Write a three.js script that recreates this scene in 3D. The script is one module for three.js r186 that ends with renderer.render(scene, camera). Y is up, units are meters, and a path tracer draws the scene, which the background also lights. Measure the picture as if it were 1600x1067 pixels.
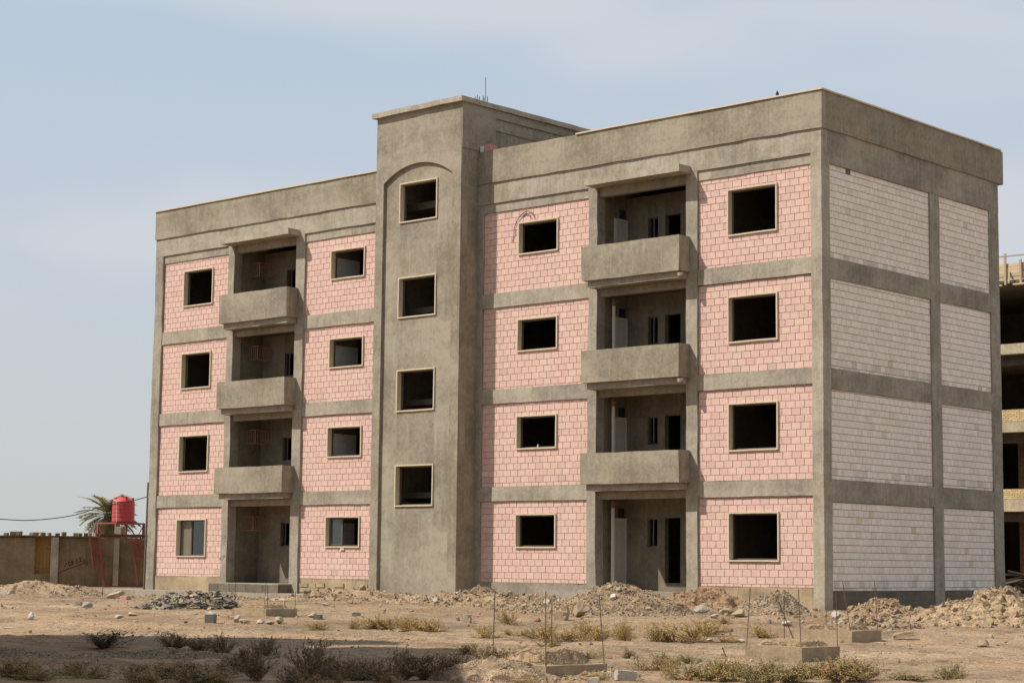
import * as THREE from 'three';
import { mergeGeometries } from 'three/addons/utils/BufferGeometryUtils.js';

// ------------------------------------------------------------------ camera, sky, sun, exposure
const scene = new THREE.Scene();
const camera = new THREE.PerspectiveCamera(20.235, 1.5, 0.1, 3000);
{
  const yaw = -0.73494, pitch = 0.11626, roll = 0.0108;
  const fw = new THREE.Vector3(Math.sin(yaw) * Math.cos(pitch), Math.sin(pitch), -Math.cos(yaw) * Math.cos(pitch));
  const rt = new THREE.Vector3(Math.cos(yaw), 0, Math.sin(yaw)), up = new THREE.Vector3().crossVectors(rt, fw);
  const r2 = rt.clone().multiplyScalar(Math.cos(roll)).addScaledVector(up, Math.sin(roll));
  const u2 = up.clone().multiplyScalar(Math.cos(roll)).addScaledVector(rt, -Math.sin(roll));
  camera.position.set(29.833, 1.187, 46.276);
  camera.quaternion.setFromRotationMatrix(new THREE.Matrix4().makeBasis(r2, u2, fw.clone().negate()));
}
const renderer = new THREE.WebGLRenderer({ antialias: true });
renderer.toneMapping = THREE.LinearToneMapping;
renderer.toneMappingExposure = 1.25;
renderer.shadowMap.enabled = true;

const SUN = new THREE.Vector3(-0.86, 1.5, 1).normalize();
const sun = new THREE.DirectionalLight(new THREE.Color(1, 0.93, 0.82), 4.2);
sun.position.copy(SUN).multiplyScalar(120).add(new THREE.Vector3(-8, 0, 6));
sun.target.position.set(-8, 0, 6); scene.add(sun, sun.target);
sun.castShadow = true; sun.shadow.radius = 1; sun.shadow.mapSize.set(4096, 4096);
Object.assign(sun.shadow.camera, { left: -60, right: 60, top: 60, bottom: -60, near: 1, far: 300 });

// ------------------------------------------------------------------ noise
function rng(seed) { let s = seed >>> 0; return () => { s = (s + 0x6d2b79f5) | 0; let t = Math.imul(s ^ (s >>> 15), 1 | s); t = (t + Math.imul(t ^ (t >>> 7), 61 | t)) ^ t; return ((t ^ (t >>> 14)) >>> 0) / 4294967296; }; }
const R = rng(4711);
const rr = (a, b) => a + (b - a) * R();
const h2 = (x, y, s) => { let n = Math.imul(x, 374761393) + Math.imul(y, 668265263) + Math.imul(s, 1442695041); n = Math.imul(n ^ (n >>> 13), 1274126177); return ((n ^ (n >>> 16)) >>> 0) / 4294967296; };
const sm = (t) => t * t * (3 - 2 * t);
const clamp = (x, a = 0, b = 1) => Math.min(b, Math.max(a, x));
const step = (a, b, x) => sm(clamp((x - a) / (b - a)));
function vn(x, y, s, px = 0, py = 0) {                       // value noise, tiling with period px, py when given
  let xi = Math.floor(x), yi = Math.floor(y); const u = sm(x - xi), v = sm(y - yi);
  let x1 = xi + 1, y1 = yi + 1;
  if (px) { xi = ((xi % px) + px) % px; x1 = ((x1 % px) + px) % px; }
  if (py) { yi = ((yi % py) + py) % py; y1 = ((y1 % py) + py) % py; }
  const a = h2(xi, yi, s), b = h2(x1, yi, s), c = h2(xi, y1, s), d = h2(x1, y1, s);
  return a + (b - a) * u + (c - a + (a - b - c + d) * u) * v;
}
function fbm(x, y, s, oct = 4, px = 0, py = 0) { let f = 0, a = 0.5, n = 0; for (let i = 0; i < oct; i++) { f += a * vn(x, y, s + i * 17, px, py); n += a; a *= 0.5; x *= 2; y *= 2; px *= 2; py *= 2; } return f / n; }
const toS = (c) => { c = clamp(c); return 255 * (c <= 0.0031308 ? c * 12.92 : 1.055 * Math.pow(c, 1 / 2.4) - 0.055); };
function tex(n, fn, srgb) {
  const d = new Uint8Array(n * n * 4);
  for (let y = 0; y < n; y++) for (let x = 0; x < n; x++) {
    const c = fn(x / n, y / n), o = (y * n + x) * 4;
    if (srgb) { d[o] = toS(c[0]); d[o + 1] = toS(c[1]); d[o + 2] = toS(c[2]); } else d[o] = d[o + 1] = d[o + 2] = 255 * clamp(c);
    d[o + 3] = 255;
  }
  const t = new THREE.DataTexture(d, n, n); t.wrapS = t.wrapT = THREE.RepeatWrapping; t.magFilter = THREE.LinearFilter; t.minFilter = THREE.LinearMipmapLinearFilter; t.generateMipmaps = true;
  if (srgb) t.colorSpace = THREE.SRGBColorSpace; t.needsUpdate = true; return t;
}
const rep = (t, m) => { const c = t.clone(); c.repeat.set(1 / m, 1 / m); c.needsUpdate = true; return c; };

// ------------------------------------------------------------------ sky: pale blue air, haze towards the horizon, thin high cloud
{
  const W = 1024, H = 512, d = new Float32Array(W * H * 4);
  const stops = [[-90, .38, .35, .30], [-2, .45, .45, .43], [0, .455, .462, .448], [3, .462, .485, .488], [6, .448, .492, .525], [10, .422, .482, .55], [17, .386, .466, .57], [30, .345, .40, .465], [60, .335, .36, .395], [90, .335, .35, .37]];
  for (let y = 0; y < H; y++) {
    const el = (y + 0.5) / H * 180 - 90;
    let k = 0; while (k < stops.length - 2 && el > stops[k + 1][0]) k++;
    const a = stops[k], b = stops[k + 1], t = clamp((el - a[0]) / (b[0] - a[0]));
    for (let x = 0; x < W; x++) {
      const az = (x + 0.5) / W * Math.PI * 2, e = el * Math.PI / 180;
      const o = (y * W + x) * 4;
      const px = x / W * 24, py = (el + 90) / 180 * 40;
      const w = fbm(px * 0.7 + 2.3, py * 0.7, 77, 4, 0, 0) * 1.6;
      let c = fbm(px + w + 2.4, py * 1.5 + w * 0.7, 31, 5) * 0.62 + fbm(px * 0.45 + 7.1, py * 0.6, 53, 3) * 0.38;
      c = step(0.37, 0.66, c) * step(2, 9, el) * 0.85;
      const seam = step(0, 40, x) * step(0, 40, W - 1 - x); c *= seam;
      const cl = [0.52, 0.54, 0.572];
      for (let i = 0; i < 3; i++) { const v = a[i + 1] + (b[i + 1] - a[i + 1]) * t; d[o + i] = v + (cl[i] - v) * c; }
      d[o + 3] = 1;
    }
  }
  const sky = new THREE.DataTexture(d, W, H, THREE.RGBAFormat, THREE.FloatType);
  sky.mapping = THREE.EquirectangularReflectionMapping; sky.magFilter = THREE.LinearFilter; sky.needsUpdate = true;
  scene.background = sky; scene.environment = sky;
}

// ------------------------------------------------------------------ textures
const concreteTex = (seed, lo, hi, warm) => tex(1024, (u, v) => {
  const wx = fbm(u * 4, v * 4, seed + 5, 3, 4, 4) * 0.5, n = fbm((u + wx * 0.25) * 3, (v + wx * 0.25) * 3, seed, 5, 0, 0) ;
  const ny = fbm(u * 6, v * 6, seed + 9, 5, 6, 6), fine = fbm(u * 90, v * 90, seed + 2, 3, 90, 90), streak = fbm(u * 60, v * 5, seed + 4, 3, 60, 5), horiz = fbm(u * 4, v * 26, seed + 6, 3, 4, 26);
  const edge = Math.min(1, 8 * Math.min(u, 1 - u, v, 1 - v)), nn = ny + (n - ny) * sm(edge);
  let k = 0.5 + (nn - 0.5) * 0.75 + (ny - 0.5) * 0.35 + (fine - 0.5) * 0.75 + (streak - 0.5) * 0.45 + (horiz - 0.5) * 0.4 + (fbm(u * 28, v * 28, seed + 51, 3, 28, 28) - 0.5) * 0.5;
  k += step(0.57, 0.59, ny) * 0.13 - step(0.60, 0.63, fbm(u * 5, v * 5, seed + 13, 5, 5, 5)) * 0.12 + step(0.66, 0.74, streak) * step(0.5, 0.6, fbm(u * 5, v * 3, seed + 33, 3, 5, 3)) * 0.16;
  const bt = fbm(u * 3, v * 6, seed + 61, 5, 3, 6) * 5, bq = (Math.floor(bt) + step(0.40, 0.60, bt - Math.floor(bt))) / 5; k += (bq - 0.5) * 0.55;
  const ck = Math.abs(fbm(u * 6, v * 6, seed + 71, 5, 6, 6) - 0.5); k -= (1 - step(0.0, 0.0045, ck)) * 0.22 * step(0.5, 0.62, fbm(u * 3, v * 3, seed + 73, 3, 3, 3));
  const dr = fbm(u * 130, v * 4, seed + 81, 2, 130, 4); k += step(0.78, 0.86, dr) * step(0.48, 0.6, fbm(u * 4, v * 2, seed + 83, 3, 4, 2)) * 0.3 - step(0.76, 0.86, fbm(u * 110, v * 3, seed + 87, 2, 110, 3)) * 0.16;
  k = clamp(k); const w = (fbm(u * 7, v * 7, seed + 21, 3, 7, 7) - 0.5) * warm;
  return [lo[0] + (hi[0] - lo[0]) * k + w, lo[1] + (hi[1] - lo[1]) * k + w * 0.55, lo[2] + (hi[2] - lo[2]) * k];
}, true);
const cA = concreteTex(11, [0.205, 0.176, 0.132], [0.36, 0.313, 0.245], 0.03);
const cB = concreteTex(57, [0.205, 0.177, 0.133], [0.358, 0.312, 0.244], 0.03);
const cBump = tex(512, (u, v) => fbm(u * 60, v * 60, 3, 3, 60, 60) * 0.5 + fbm(u * 12, v * 12, 8, 4, 12, 12) * 0.5);
const grain = tex(512, (u, v) => { const a = fbm(u * 70, v * 70, 41, 3, 70, 70), b = fbm(u * 6, v * 6, 45, 4, 6, 6), c = step(0.70, 0.76, fbm(u * 22, v * 22, 48, 3, 22, 22)); const k = 0.90 + (a - 0.5) * 0.22 + (b - 0.5) * 0.16 - c * 0.14; return [k, k * (1 - 0.03 * c), k * (1 - 0.05 * c)]; }, true);
const groundTex = tex(2048, (u, v) => {
  const a = fbm(u * 7, v * 7, 101, 6, 7, 7), b = fbm(u * 110, v * 110, 103, 3, 110, 110), c = fbm(u * 420, v * 420, 107, 2, 420, 420);
  const peb = step(0.66, 0.72, fbm(u * 200, v * 200, 109, 2, 200, 200)), dark = step(0.60, 0.68, fbm(u * 46, v * 60, 113, 4, 46, 60)), tr = fbm(u * 5, v * 60, 117, 4, 5, 60);
  let k = 0.5 + (a - 0.5) * 1.1 + (b - 0.5) * 0.6 + (c - 0.5) * 0.45 + (tr - 0.5) * 0.45; k = clamp(k);
  let r = 0.20 + 0.215 * k, g = 0.134 + 0.158 * k, bl = 0.075 + 0.10 * k;
  const d = 1 - 0.34 * dark; r *= d; g *= d; bl *= d;
  r += peb * 0.08; g += peb * 0.08; bl += peb * 0.08;
  return [r, g, bl];
}, true);
const groundBump = tex(1024, (u, v) => fbm(u * 60, v * 60, 201, 4, 60, 60) * 0.6 + fbm(u * 210, v * 210, 207, 2, 210, 210) * 0.4);

const std = (o) => new THREE.MeshStandardMaterial({ roughness: 0.95, ...o });
const concrete = (tint = [1, 1, 1], m = 6) => std({ map: rep(cA, m), bumpMap: rep(cBump, 1.5), bumpScale: 0.006, color: new THREE.Color().setRGB(...tint) });
const concreteB = (tint, m) => std({ map: rep(cB, m), bumpMap: rep(cBump, 1.5), bumpScale: 0.006, color: new THREE.Color().setRGB(...tint) });
const M = {
  conc: concrete([1.02, 1.03, 1.05]), beam: concrete([1.1, 1.12, 1.14], 5), para: concreteB([0.95, 0.94, 0.91], 5), tower: concreteB([0.95, 0.95, 0.93], 7), pale: concrete([1.2, 1.21, 1.22], 5),
  base: concrete([1.2, 1.06, 0.86], 4), shadeInner: concrete([0.64, 0.62, 0.57], 5), darkC: concrete([0.5, 0.48, 0.45], 3), wall: concrete([0.74, 0.63, 0.50], 6),  // interior concrete is the outside concrete tinted darker, recess shade put into its colour
  mortar: std({ color: new THREE.Color().setRGB(0.33, 0.22, 0.165), map: rep(grain, 1) }),
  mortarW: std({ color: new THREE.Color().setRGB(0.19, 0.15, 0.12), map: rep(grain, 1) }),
  block: std({ vertexColors: true, map: rep(grain, 1.1), bumpMap: rep(cBump, 1), bumpScale: 0.004 }),
  vc: std({ vertexColors: true, map: rep(grain, 0.9) }),
  cream: std({ color: new THREE.Color().setRGB(0.64, 0.55, 0.405), map: rep(grain, 1.3) }),
  alum: new THREE.MeshStandardMaterial({ color: new THREE.Color().setRGB(0.12, 0.09, 0.065), roughness: 0.5, metalness: 0.3 }),
  alumG: new THREE.MeshStandardMaterial({ color: new THREE.Color().setRGB(0.13, 0.12, 0.125), roughness: 0.4, metalness: 0.5 }),
  film: new THREE.MeshPhysicalMaterial({ color: new THREE.Color().setRGB(0.17, 0.15, 0.11), roughness: 0.25 }),
  glass: new THREE.MeshPhysicalMaterial({ color: new THREE.Color().setRGB(0.8, 0.85, 0.86), roughness: 0.02, transmission: 1, thickness: 0, ior: 1.7 }),
  rust: std({ color: new THREE.Color().setRGB(0.14, 0.085, 0.055), roughness: 0.8 }),
  rustO: std({ color: new THREE.Color().setRGB(0.42, 0.19, 0.11), roughness: 0.8 }),
  redM: std({ color: new THREE.Color().setRGB(0.24, 0.04, 0.03), roughness: 0.6 }),
  standM: std({ color: new THREE.Color().setRGB(0.26, 0.07, 0.05), roughness: 0.7 }),
  tank: std({ color: new THREE.Color().setRGB(0.56, 0.065, 0.06), roughness: 0.5, map: rep(grain, 0.8) }),
  white: std({ color: new THREE.Color().setRGB(0.72, 0.70, 0.66), map: rep(grain, 0.6) }),
  whiteD: std({ color: new THREE.Color().setRGB(0.5, 0.49, 0.46), map: rep(grain, 1) }),
  pipe: std({ color: new THREE.Color().setRGB(0.6, 0.57, 0.5), map: rep(grain, 0.5) }),
  elbow: std({ color: new THREE.Color().setRGB(0.24, 0.13, 0.085), map: rep(grain, 0.4) }),
  doorP: std({ color: new THREE.Color().setRGB(0.52, 0.49, 0.43), map: rep(grain, 1) }),
  black: std({ color: new THREE.Color().setRGB(0.02, 0.02, 0.02) }),
  steel: new THREE.MeshStandardMaterial({ color: new THREE.Color().setRGB(0.17, 0.16, 0.145), roughness: 0.6, metalness: 0.4 }),
  wood: std({ vertexColors: true, map: rep(grain, 0.5) }),
  sand: std({ vertexColors: true, map: rep(groundTex, 9), bumpMap: rep(groundBump, 4), bumpScale: 0.06 }),
  stone: std({ color: new THREE.Color().setRGB(1, 1, 1), map: rep(grain, 0.5) }),
  straw: std({ color: new THREE.Color().setRGB(0.5, 0.36, 0.16) }),
  leaf: (r, g, b) => std({ color: new THREE.Color().setRGB(r, g, b), side: THREE.DoubleSide, vertexColors: true }),
};

// ------------------------------------------------------------------ scene helpers
const used = new Map();
function numbered(n) { const k = used.get(n) ?? 0; used.set(n, k + 1); return k ? n + '_' + String(k).padStart(3, '0') : n; }
function tag(o, label, category, group) { o.userData.label = label; o.userData.category = category; if (group) o.userData.group = group; return o; }
function thing(name, label, category, pos = [0, 0, 0], turn = 0, group) { const o = new THREE.Group(); o.name = numbered(name); o.position.set(...pos); o.rotation.y = turn; scene.add(o); return tag(o, label, category, group); }
function mesh(name, geo, mat, parent) { const m = new THREE.Mesh(geo, mat); m.name = parent === scene ? numbered(name) : name; m.castShadow = m.receiveShadow = true; parent.add(m); return m; }
const stuff = (o) => { o.userData.kind = 'stuff'; return o; };
function wob(x, y, z, a) { return [(vn(y * 1.3 + 7, z * 1.3 + x * 1.7, 5) - 0.5 + (vn(y * 4.1, z * 4.1 + x * 3.3, 6) - 0.5) * 0.6) * a, (vn(x * 1.3, z * 1.3 + 3, 7) - 0.5 + (vn(x * 4.3, z * 4.3 + y, 8) - 0.5) * 0.6) * a, (vn(x * 1.3, y * 1.3 + 9, 9) - 0.5 + (vn(x * 4.7, y * 4.7 + z, 12) - 0.5) * 0.6) * a]; }
function uvMetres(g, ox = 0, oy = 0) {
  const p = g.attributes.position, n = g.attributes.normal, uv = new Float32Array(p.count * 2);
  for (let i = 0; i < p.count; i++) {
    const ax = Math.abs(n.getX(i)), ay = Math.abs(n.getY(i)), az = Math.abs(n.getZ(i));
    let u, v; if (ay >= ax && ay >= az) { u = p.getX(i); v = p.getZ(i); } else if (ax > az) { u = p.getZ(i); v = p.getY(i); } else { u = p.getX(i); v = p.getY(i); }
    uv[2 * i] = u + ox; uv[2 * i + 1] = v + oy;
  }
  g.setAttribute('uv', new THREE.BufferAttribute(uv, 2)); return g;
}
function paint(g, c) { const n = g.attributes.position.count, a = new Float32Array(n * 3); for (let i = 0; i < n; i++) { a[3 * i] = c[0]; a[3 * i + 1] = c[1]; a[3 * i + 2] = c[2]; } g.setAttribute('color', new THREE.BufferAttribute(a, 3)); return g; }
const flat = (g) => (g.index ? g.toNonIndexed() : g);
class MB {
  constructor() { this.g = []; }
  add(g, c, m) { g = flat(g); if (m) g.applyMatrix4(m); for (const k of Object.keys(g.attributes)) if (!['position', 'normal', 'uv', 'color'].includes(k)) g.deleteAttribute(k); uvMetres(g, rr(0, 9), rr(0, 9)); if (c) paint(g, c); this.g.push(g); return this; }
  box(x0, x1, y0, y1, z0, z1, o = {}) {
    const w = x1 - x0, h = y1 - y0, d = z1 - z0, s = o.wob ? 0.5 : 1e9, f = (l) => Math.max(1, Math.min(70, Math.round(l / s)));
    const g = new THREE.BoxGeometry(w, h, d, f(w), f(h), f(d)); g.translate((x0 + x1) / 2, (y0 + y1) / 2, (z0 + z1) / 2);
    if (o.wob) { const p = g.attributes.position; for (let i = 0; i < p.count; i++) { const q = wob(p.getX(i), p.getY(i), p.getZ(i), o.wob); p.setXYZ(i, p.getX(i) + q[0], p.getY(i) + q[1], p.getZ(i) + q[2]); } }
    return this.add(g, o.c);
  }
  bar(a, b, r, c, sides = 6, r2 = r) { const A = new THREE.Vector3(...a), B = new THREE.Vector3(...b), d = B.clone().sub(A), g = new THREE.CylinderGeometry(r2, r, d.length(), sides, 1); g.applyQuaternion(new THREE.Quaternion().setFromUnitVectors(new THREE.Vector3(0, 1, 0), d.normalize())); g.translate((A.x + B.x) / 2, (A.y + B.y) / 2, (A.z + B.z) / 2); return this.add(g, c); }
  beam(a, b, w, h, c) { const A = new THREE.Vector3(...a), B = new THREE.Vector3(...b), d = B.clone().sub(A), L = d.length(), g = new THREE.BoxGeometry(w, h, L); const m = new THREE.Matrix4().lookAt(B, A, Math.abs(d.y / L) > 0.98 ? new THREE.Vector3(1, 0, 0.3) : new THREE.Vector3(0, 1, 0)); g.applyMatrix4(m); g.translate((A.x + B.x) / 2, (A.y + B.y) / 2, (A.z + B.z) / 2); return this.add(g, c); }
  tube(pts, r, c, n = 24, sides = 5) { return this.add(new THREE.TubeGeometry(new THREE.CatmullRomCurve3(pts.map((p) => new THREE.Vector3(...p))), n, r, sides), c); }
  geo() { const g = mergeGeometries(this.g); this.g = []; return g; }
  build(name, mat, parent) { return mesh(name, this.geo(), mat, parent); }
}
const one = (name, x0, x1, y0, y1, z0, z1, mat, parent, w = 0.012) => new MB().box(x0, x1, y0, y1, z0, z1, { wob: w }).build(name, mat, parent);

// ------------------------------------------------------------------ ground
const CAMX = 29.83, CAMZ = 46.28, FX = -0.6705, FZ = -0.7419;
function gBase(x, z) { const d = (x - CAMX) * FX + (z - CAMZ) * FZ, t = sm(clamp((d - 32) / 22)); return -0.42 + 0.42 * t - 0.20 * step(-15, -18, x) * step(-34, -31, x) * step(0.4, 0.9, z) * step(9, 4, z); }   // the yard falls gently away from the block
function gY(x, z) {
  let y = gBase(x, z) + (fbm(x * 0.22 + 4, z * 0.22, 301, 3) - 0.5) * 0.10 + (fbm(x * 1.1, z * 1.1, 307, 3) - 0.5) * 0.07 + (fbm(x * 3.3, z * 3.3, 311, 3) - 0.5) * 0.06 * (0.35 + 1.2 * step(0.45, 0.6, fbm(x * 0.3, z * 0.7, 313, 3)));
  const band = (1 - step(-14, -18, x) * step(3.2, 2, z)) * Math.exp(-Math.pow((z - (3 + (fbm(x * 0.4, 2, 317, 2) - 0.5) * 3)) / 2.6, 2)) * step(-32, -26, x) * step(4, 0, x);    // dug-over strip along the foot of the block
  y += band * ((fbm(x * 1.9, z * 1.9, 331, 4) - 0.40) * 0.42);
  for (const o of [0, 1.7]) { const c = (x * 0.36 + z * 0.93) - 17.2 - o - (fbm(x * 0.15, o, 337, 2) - 0.5) * 1.2; y -= Math.exp(-c * c / 0.06) * 0.06 * step(-30, -20, x); }   // wheel ruts
  return y;
}
{
  const axis = (a, b, s, far) => { const v = []; for (let x = a; x <= b + 1e-6; x += s) v.push(x); let e = s, x = b; while (x < far) { e *= 1.28; x += e; v.push(Math.min(x, far)); } e = s; x = a; while (x > -far) { e *= 1.28; x -= e; v.unshift(Math.max(x, -far)); } return v; };
  const X = axis(-34, 20, 0.11, 900), Z = axis(-1, 33, 0.11, 900), nx = X.length, nz = Z.length, p = new Float32Array(nx * nz * 3), c = new Float32Array(nx * nz * 3), uv = new Float32Array(nx * nz * 2), idx = [];
  for (let j = 0; j < nz; j++) for (let i = 0; i < nx; i++) {
    const k = j * nx + i, x = X[i], z = Z[j];
    p[3 * k] = x; p[3 * k + 1] = gY(x, z); p[3 * k + 2] = z; uv[2 * k] = x; uv[2 * k + 1] = z;
    const a = fbm(x * 0.16, z * 0.3, 401, 4), dk = step(0.52, 0.66, fbm(x * 0.35 + 9, z * 0.8, 407, 4)), near = step(20.5, 24, z * 0.742 + x * 0.67 - 6);
    const red = step(0.5, 0.65, fbm(x * 0.5 + 40, z * 0.5, 411, 3));
    let r = 0.98 + (a - 0.5) * 0.5, g = r, b = r;
    r *= 1 - 0.18 * dk; g *= 1 - 0.22 * dk; b *= 1 - 0.24 * dk; g *= 1 - 0.07 * red; b *= 1 - 0.10 * red;
    const tk = (x * 0.36 + z * 0.93) - 18.0 - (fbm(x * 0.15, 0, 337, 2) - 0.5) * 1.2, pack = Math.exp(-tk * tk / 2.2) * 0.14; r *= 1 + pack; g *= 1 + pack; b *= 1 + pack;
    c[3 * k] = r; c[3 * k + 1] = g; c[3 * k + 2] = b;
    if (i < nx - 1 && j < nz - 1) idx.push(k, k + nx, k + 1, k + 1, k + nx, k + nx + 1);
  }
  const g = new THREE.BufferGeometry(); g.setAttribute('position', new THREE.BufferAttribute(p, 3)); g.setAttribute('color', new THREE.BufferAttribute(c, 3)); g.setAttribute('uv', new THREE.BufferAttribute(uv, 2)); g.setIndex(idx); g.computeVertexNormals();
  const m = mesh('ground', g, M.sand, scene); m.userData.kind = 'structure'; m.userData.label = 'bare sandy building ground with wheel ruts';
}

// ------------------------------------------------------------------ main building
const B = thing('apartment_building', 'four-storey unfinished apartment block with pink blockwork, balconies and central stair tower', 'building', [-15.57, 0, 0]);
B.position.set(0, 0, 0);
const F = [[0.62, 3.25], [3.72, 6.45], [6.92, 9.65], [10.13, 12.87]];                // storeys: block panel from, to
const SF = [[0.54, 3.09], [3.71, 6.31], [6.9, 9.53], [10.13, 12.89]];
const FLOOR = [0.42, 3.62, 6.82, 10.02];
function cut(rects, h) {                                                             // rectangles minus a hole
  const out = [];
  for (const [a0, a1, b0, b1, t] of rects) {
    const x0 = Math.max(a0, h[0]), x1 = Math.min(a1, h[1]), y0 = Math.max(b0, h[2]), y1 = Math.min(b1, h[3]);
    if (x0 >= x1 || y0 >= y1) { out.push([a0, a1, b0, b1, t]); continue; }
    if (x0 > a0) out.push([a0, x0, b0, b1, t]); if (x1 < a1) out.push([x1, a1, b0, b1, t]);
    if (y0 > b0) out.push([x0, x1, b0, y0, t]); if (y1 < b1) out.push([x0, x1, y1, b1, t]);
  }
  return out.filter((r) => r[1] - r[0] > 0.025 && r[3] - r[2] > 0.02);
}
const pinkTone = () => { const t = R(), k = rr(0.95, 1.03) * 0.885; return t < 0.06 ? [0.77 * k, 0.50 * k, 0.43 * k] : t < 0.13 ? [0.78 * k, 0.57 * k, 0.46 * k] : t < 0.34 ? [0.78 * k, 0.525 * k, 0.455 * k] : [0.79 * k, 0.545 * k, 0.47 * k]; };
const whiteTone = (low) => { const t = R(), k = rr(0.94, 1.05); return low && t < 0.014 ? [0.80 * k, 0.64 * k, 0.44 * k] : t < (low ? 0.15 : 0.05) ? [0.88 * k, 0.76 * k, 0.63 * k] : [0.92 * k, 0.825 * k, 0.73 * k]; };
function blockGeo(r, dep, tone, side) {                                              // one block: proud face with worn chamfers, open at the back
  const [a0, a1, b0, b1] = r, c = 0.007, f = dep + (R() - 0.5) * 0.006, o = -0.03, P = [];
  const q = (A, Bq, C, D) => P.push(...A, ...Bq, ...C, ...A, ...C, ...D);
  const j = () => (R() - 0.5) * 0.006;
  const i0 = [a0 + c + j(), b0 + c + j(), f], i1 = [a1 - c + j(), b0 + c + j(), f], i2 = [a1 - c + j(), b1 - c + j(), f], i3 = [a0 + c + j(), b1 - c + j(), f];
  const m0 = [a0, b0, f - c], m1 = [a1, b0, f - c], m2 = [a1, b1, f - c], m3 = [a0, b1, f - c], k0 = [a0, b0, o], k1 = [a1, b0, o], k2 = [a1, b1, o], k3 = [a0, b1, o];
  q(i0, i1, i2, i3); q(m0, m1, i1, i0); q(m1, m2, i2, i1); q(m2, m3, i3, i2); q(m3, m0, i0, i3); q(k0, k1, m1, m0); q(k1, k2, m2, m1); q(k2, k3, m3, m2); q(k3, k0, m0, m3);
  const p = new Float32Array(P);
  if (side) for (let i = 0; i < p.length; i += 3) { const a = p[i], d = p[i + 2]; p[i] = d; p[i + 2] = -a; }   // turn to face +x
  const g = new THREE.BufferGeometry(); g.setAttribute('position', new THREE.BufferAttribute(p, 3)); g.computeVertexNormals(); uvMetres(g, rr(0, 5), rr(0, 5)); return paint(g, tone);
}
function courses(a0, a1, b0, b1, bw, bh, joint, tone, bottomCut, hj = 0.5) {
  const rects = []; let y = b0, row = 0, first = bottomCut;
  const off = R();
  while (y < b1 - 0.02) {
    const h = first ?? bh; first = undefined; const y1 = Math.min(b1, y + h);
    let x = a0 - ((row % 2 ? 0.5 : 0) + off * 0.15 + rr(-0.03, 0.03)) * bw;
    while (x < a1) { const w = bw * rr(0.975, 1.025), x0 = Math.max(a0, x), x1 = Math.min(a1, x + w); if (x1 - x0 > 0.03) rects.push([x0 + (x0 > a0 ? joint * hj : 0), x1 - (x1 < a1 ? joint * hj : 0), y + joint / 2, y1 - joint / 2, tone()]); x += w; }
    y = y1; row++;
  }
  return rects;
}
const pinkRest = [], whiteRest = [];
let singles = 0;
const PZ = -0.085, WZ = -0.10;                                                       // face of the blocks, face of the mortar behind
function frontPanel(x0, x1, y0, y1, win, single) {
  let wallR = [[x0, x1, y0, y1]]; const rects0 = courses(x0 + 0.004, x1 - 0.004, y0, y1, 0.318, 0.209, 0.0105, pinkTone, rr(0.06, 0.2));
  let rects = rects0; if (win) { const h = [win[0] + 0.02, win[1] - 0.02, win[2] + 0.02, win[3] - 0.02]; wallR = cut(wallR, h); rects = cut(rects0, h); }
  const mb = new MB(); for (const r of wallR) mb.box(r[0], r[1], r[2], r[3], -0.3, WZ); const panel = mb.build('block_panel', M.mortar, B);
  panel.userData.label = 'pink blockwork panel';
  for (const r of rects) { if ((r[2] < y0 + 0.16 && R() < 0.22) || (r[3] > y1 - 0.1 && R() < 0.15) || R() < 0.006) { const q = rr(0.12, 0.42); r[4] = r[4].map((v, i) => v + ([0.36, 0.31, 0.23][i] - v) * q); } const g = blockGeo(r, PZ - WZ, r[4]); g.translate(0, 0, WZ); if (single && singles < 300) { singles++; mesh('block', g, M.block, panel); } else pinkRest.push(g); }
}
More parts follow.
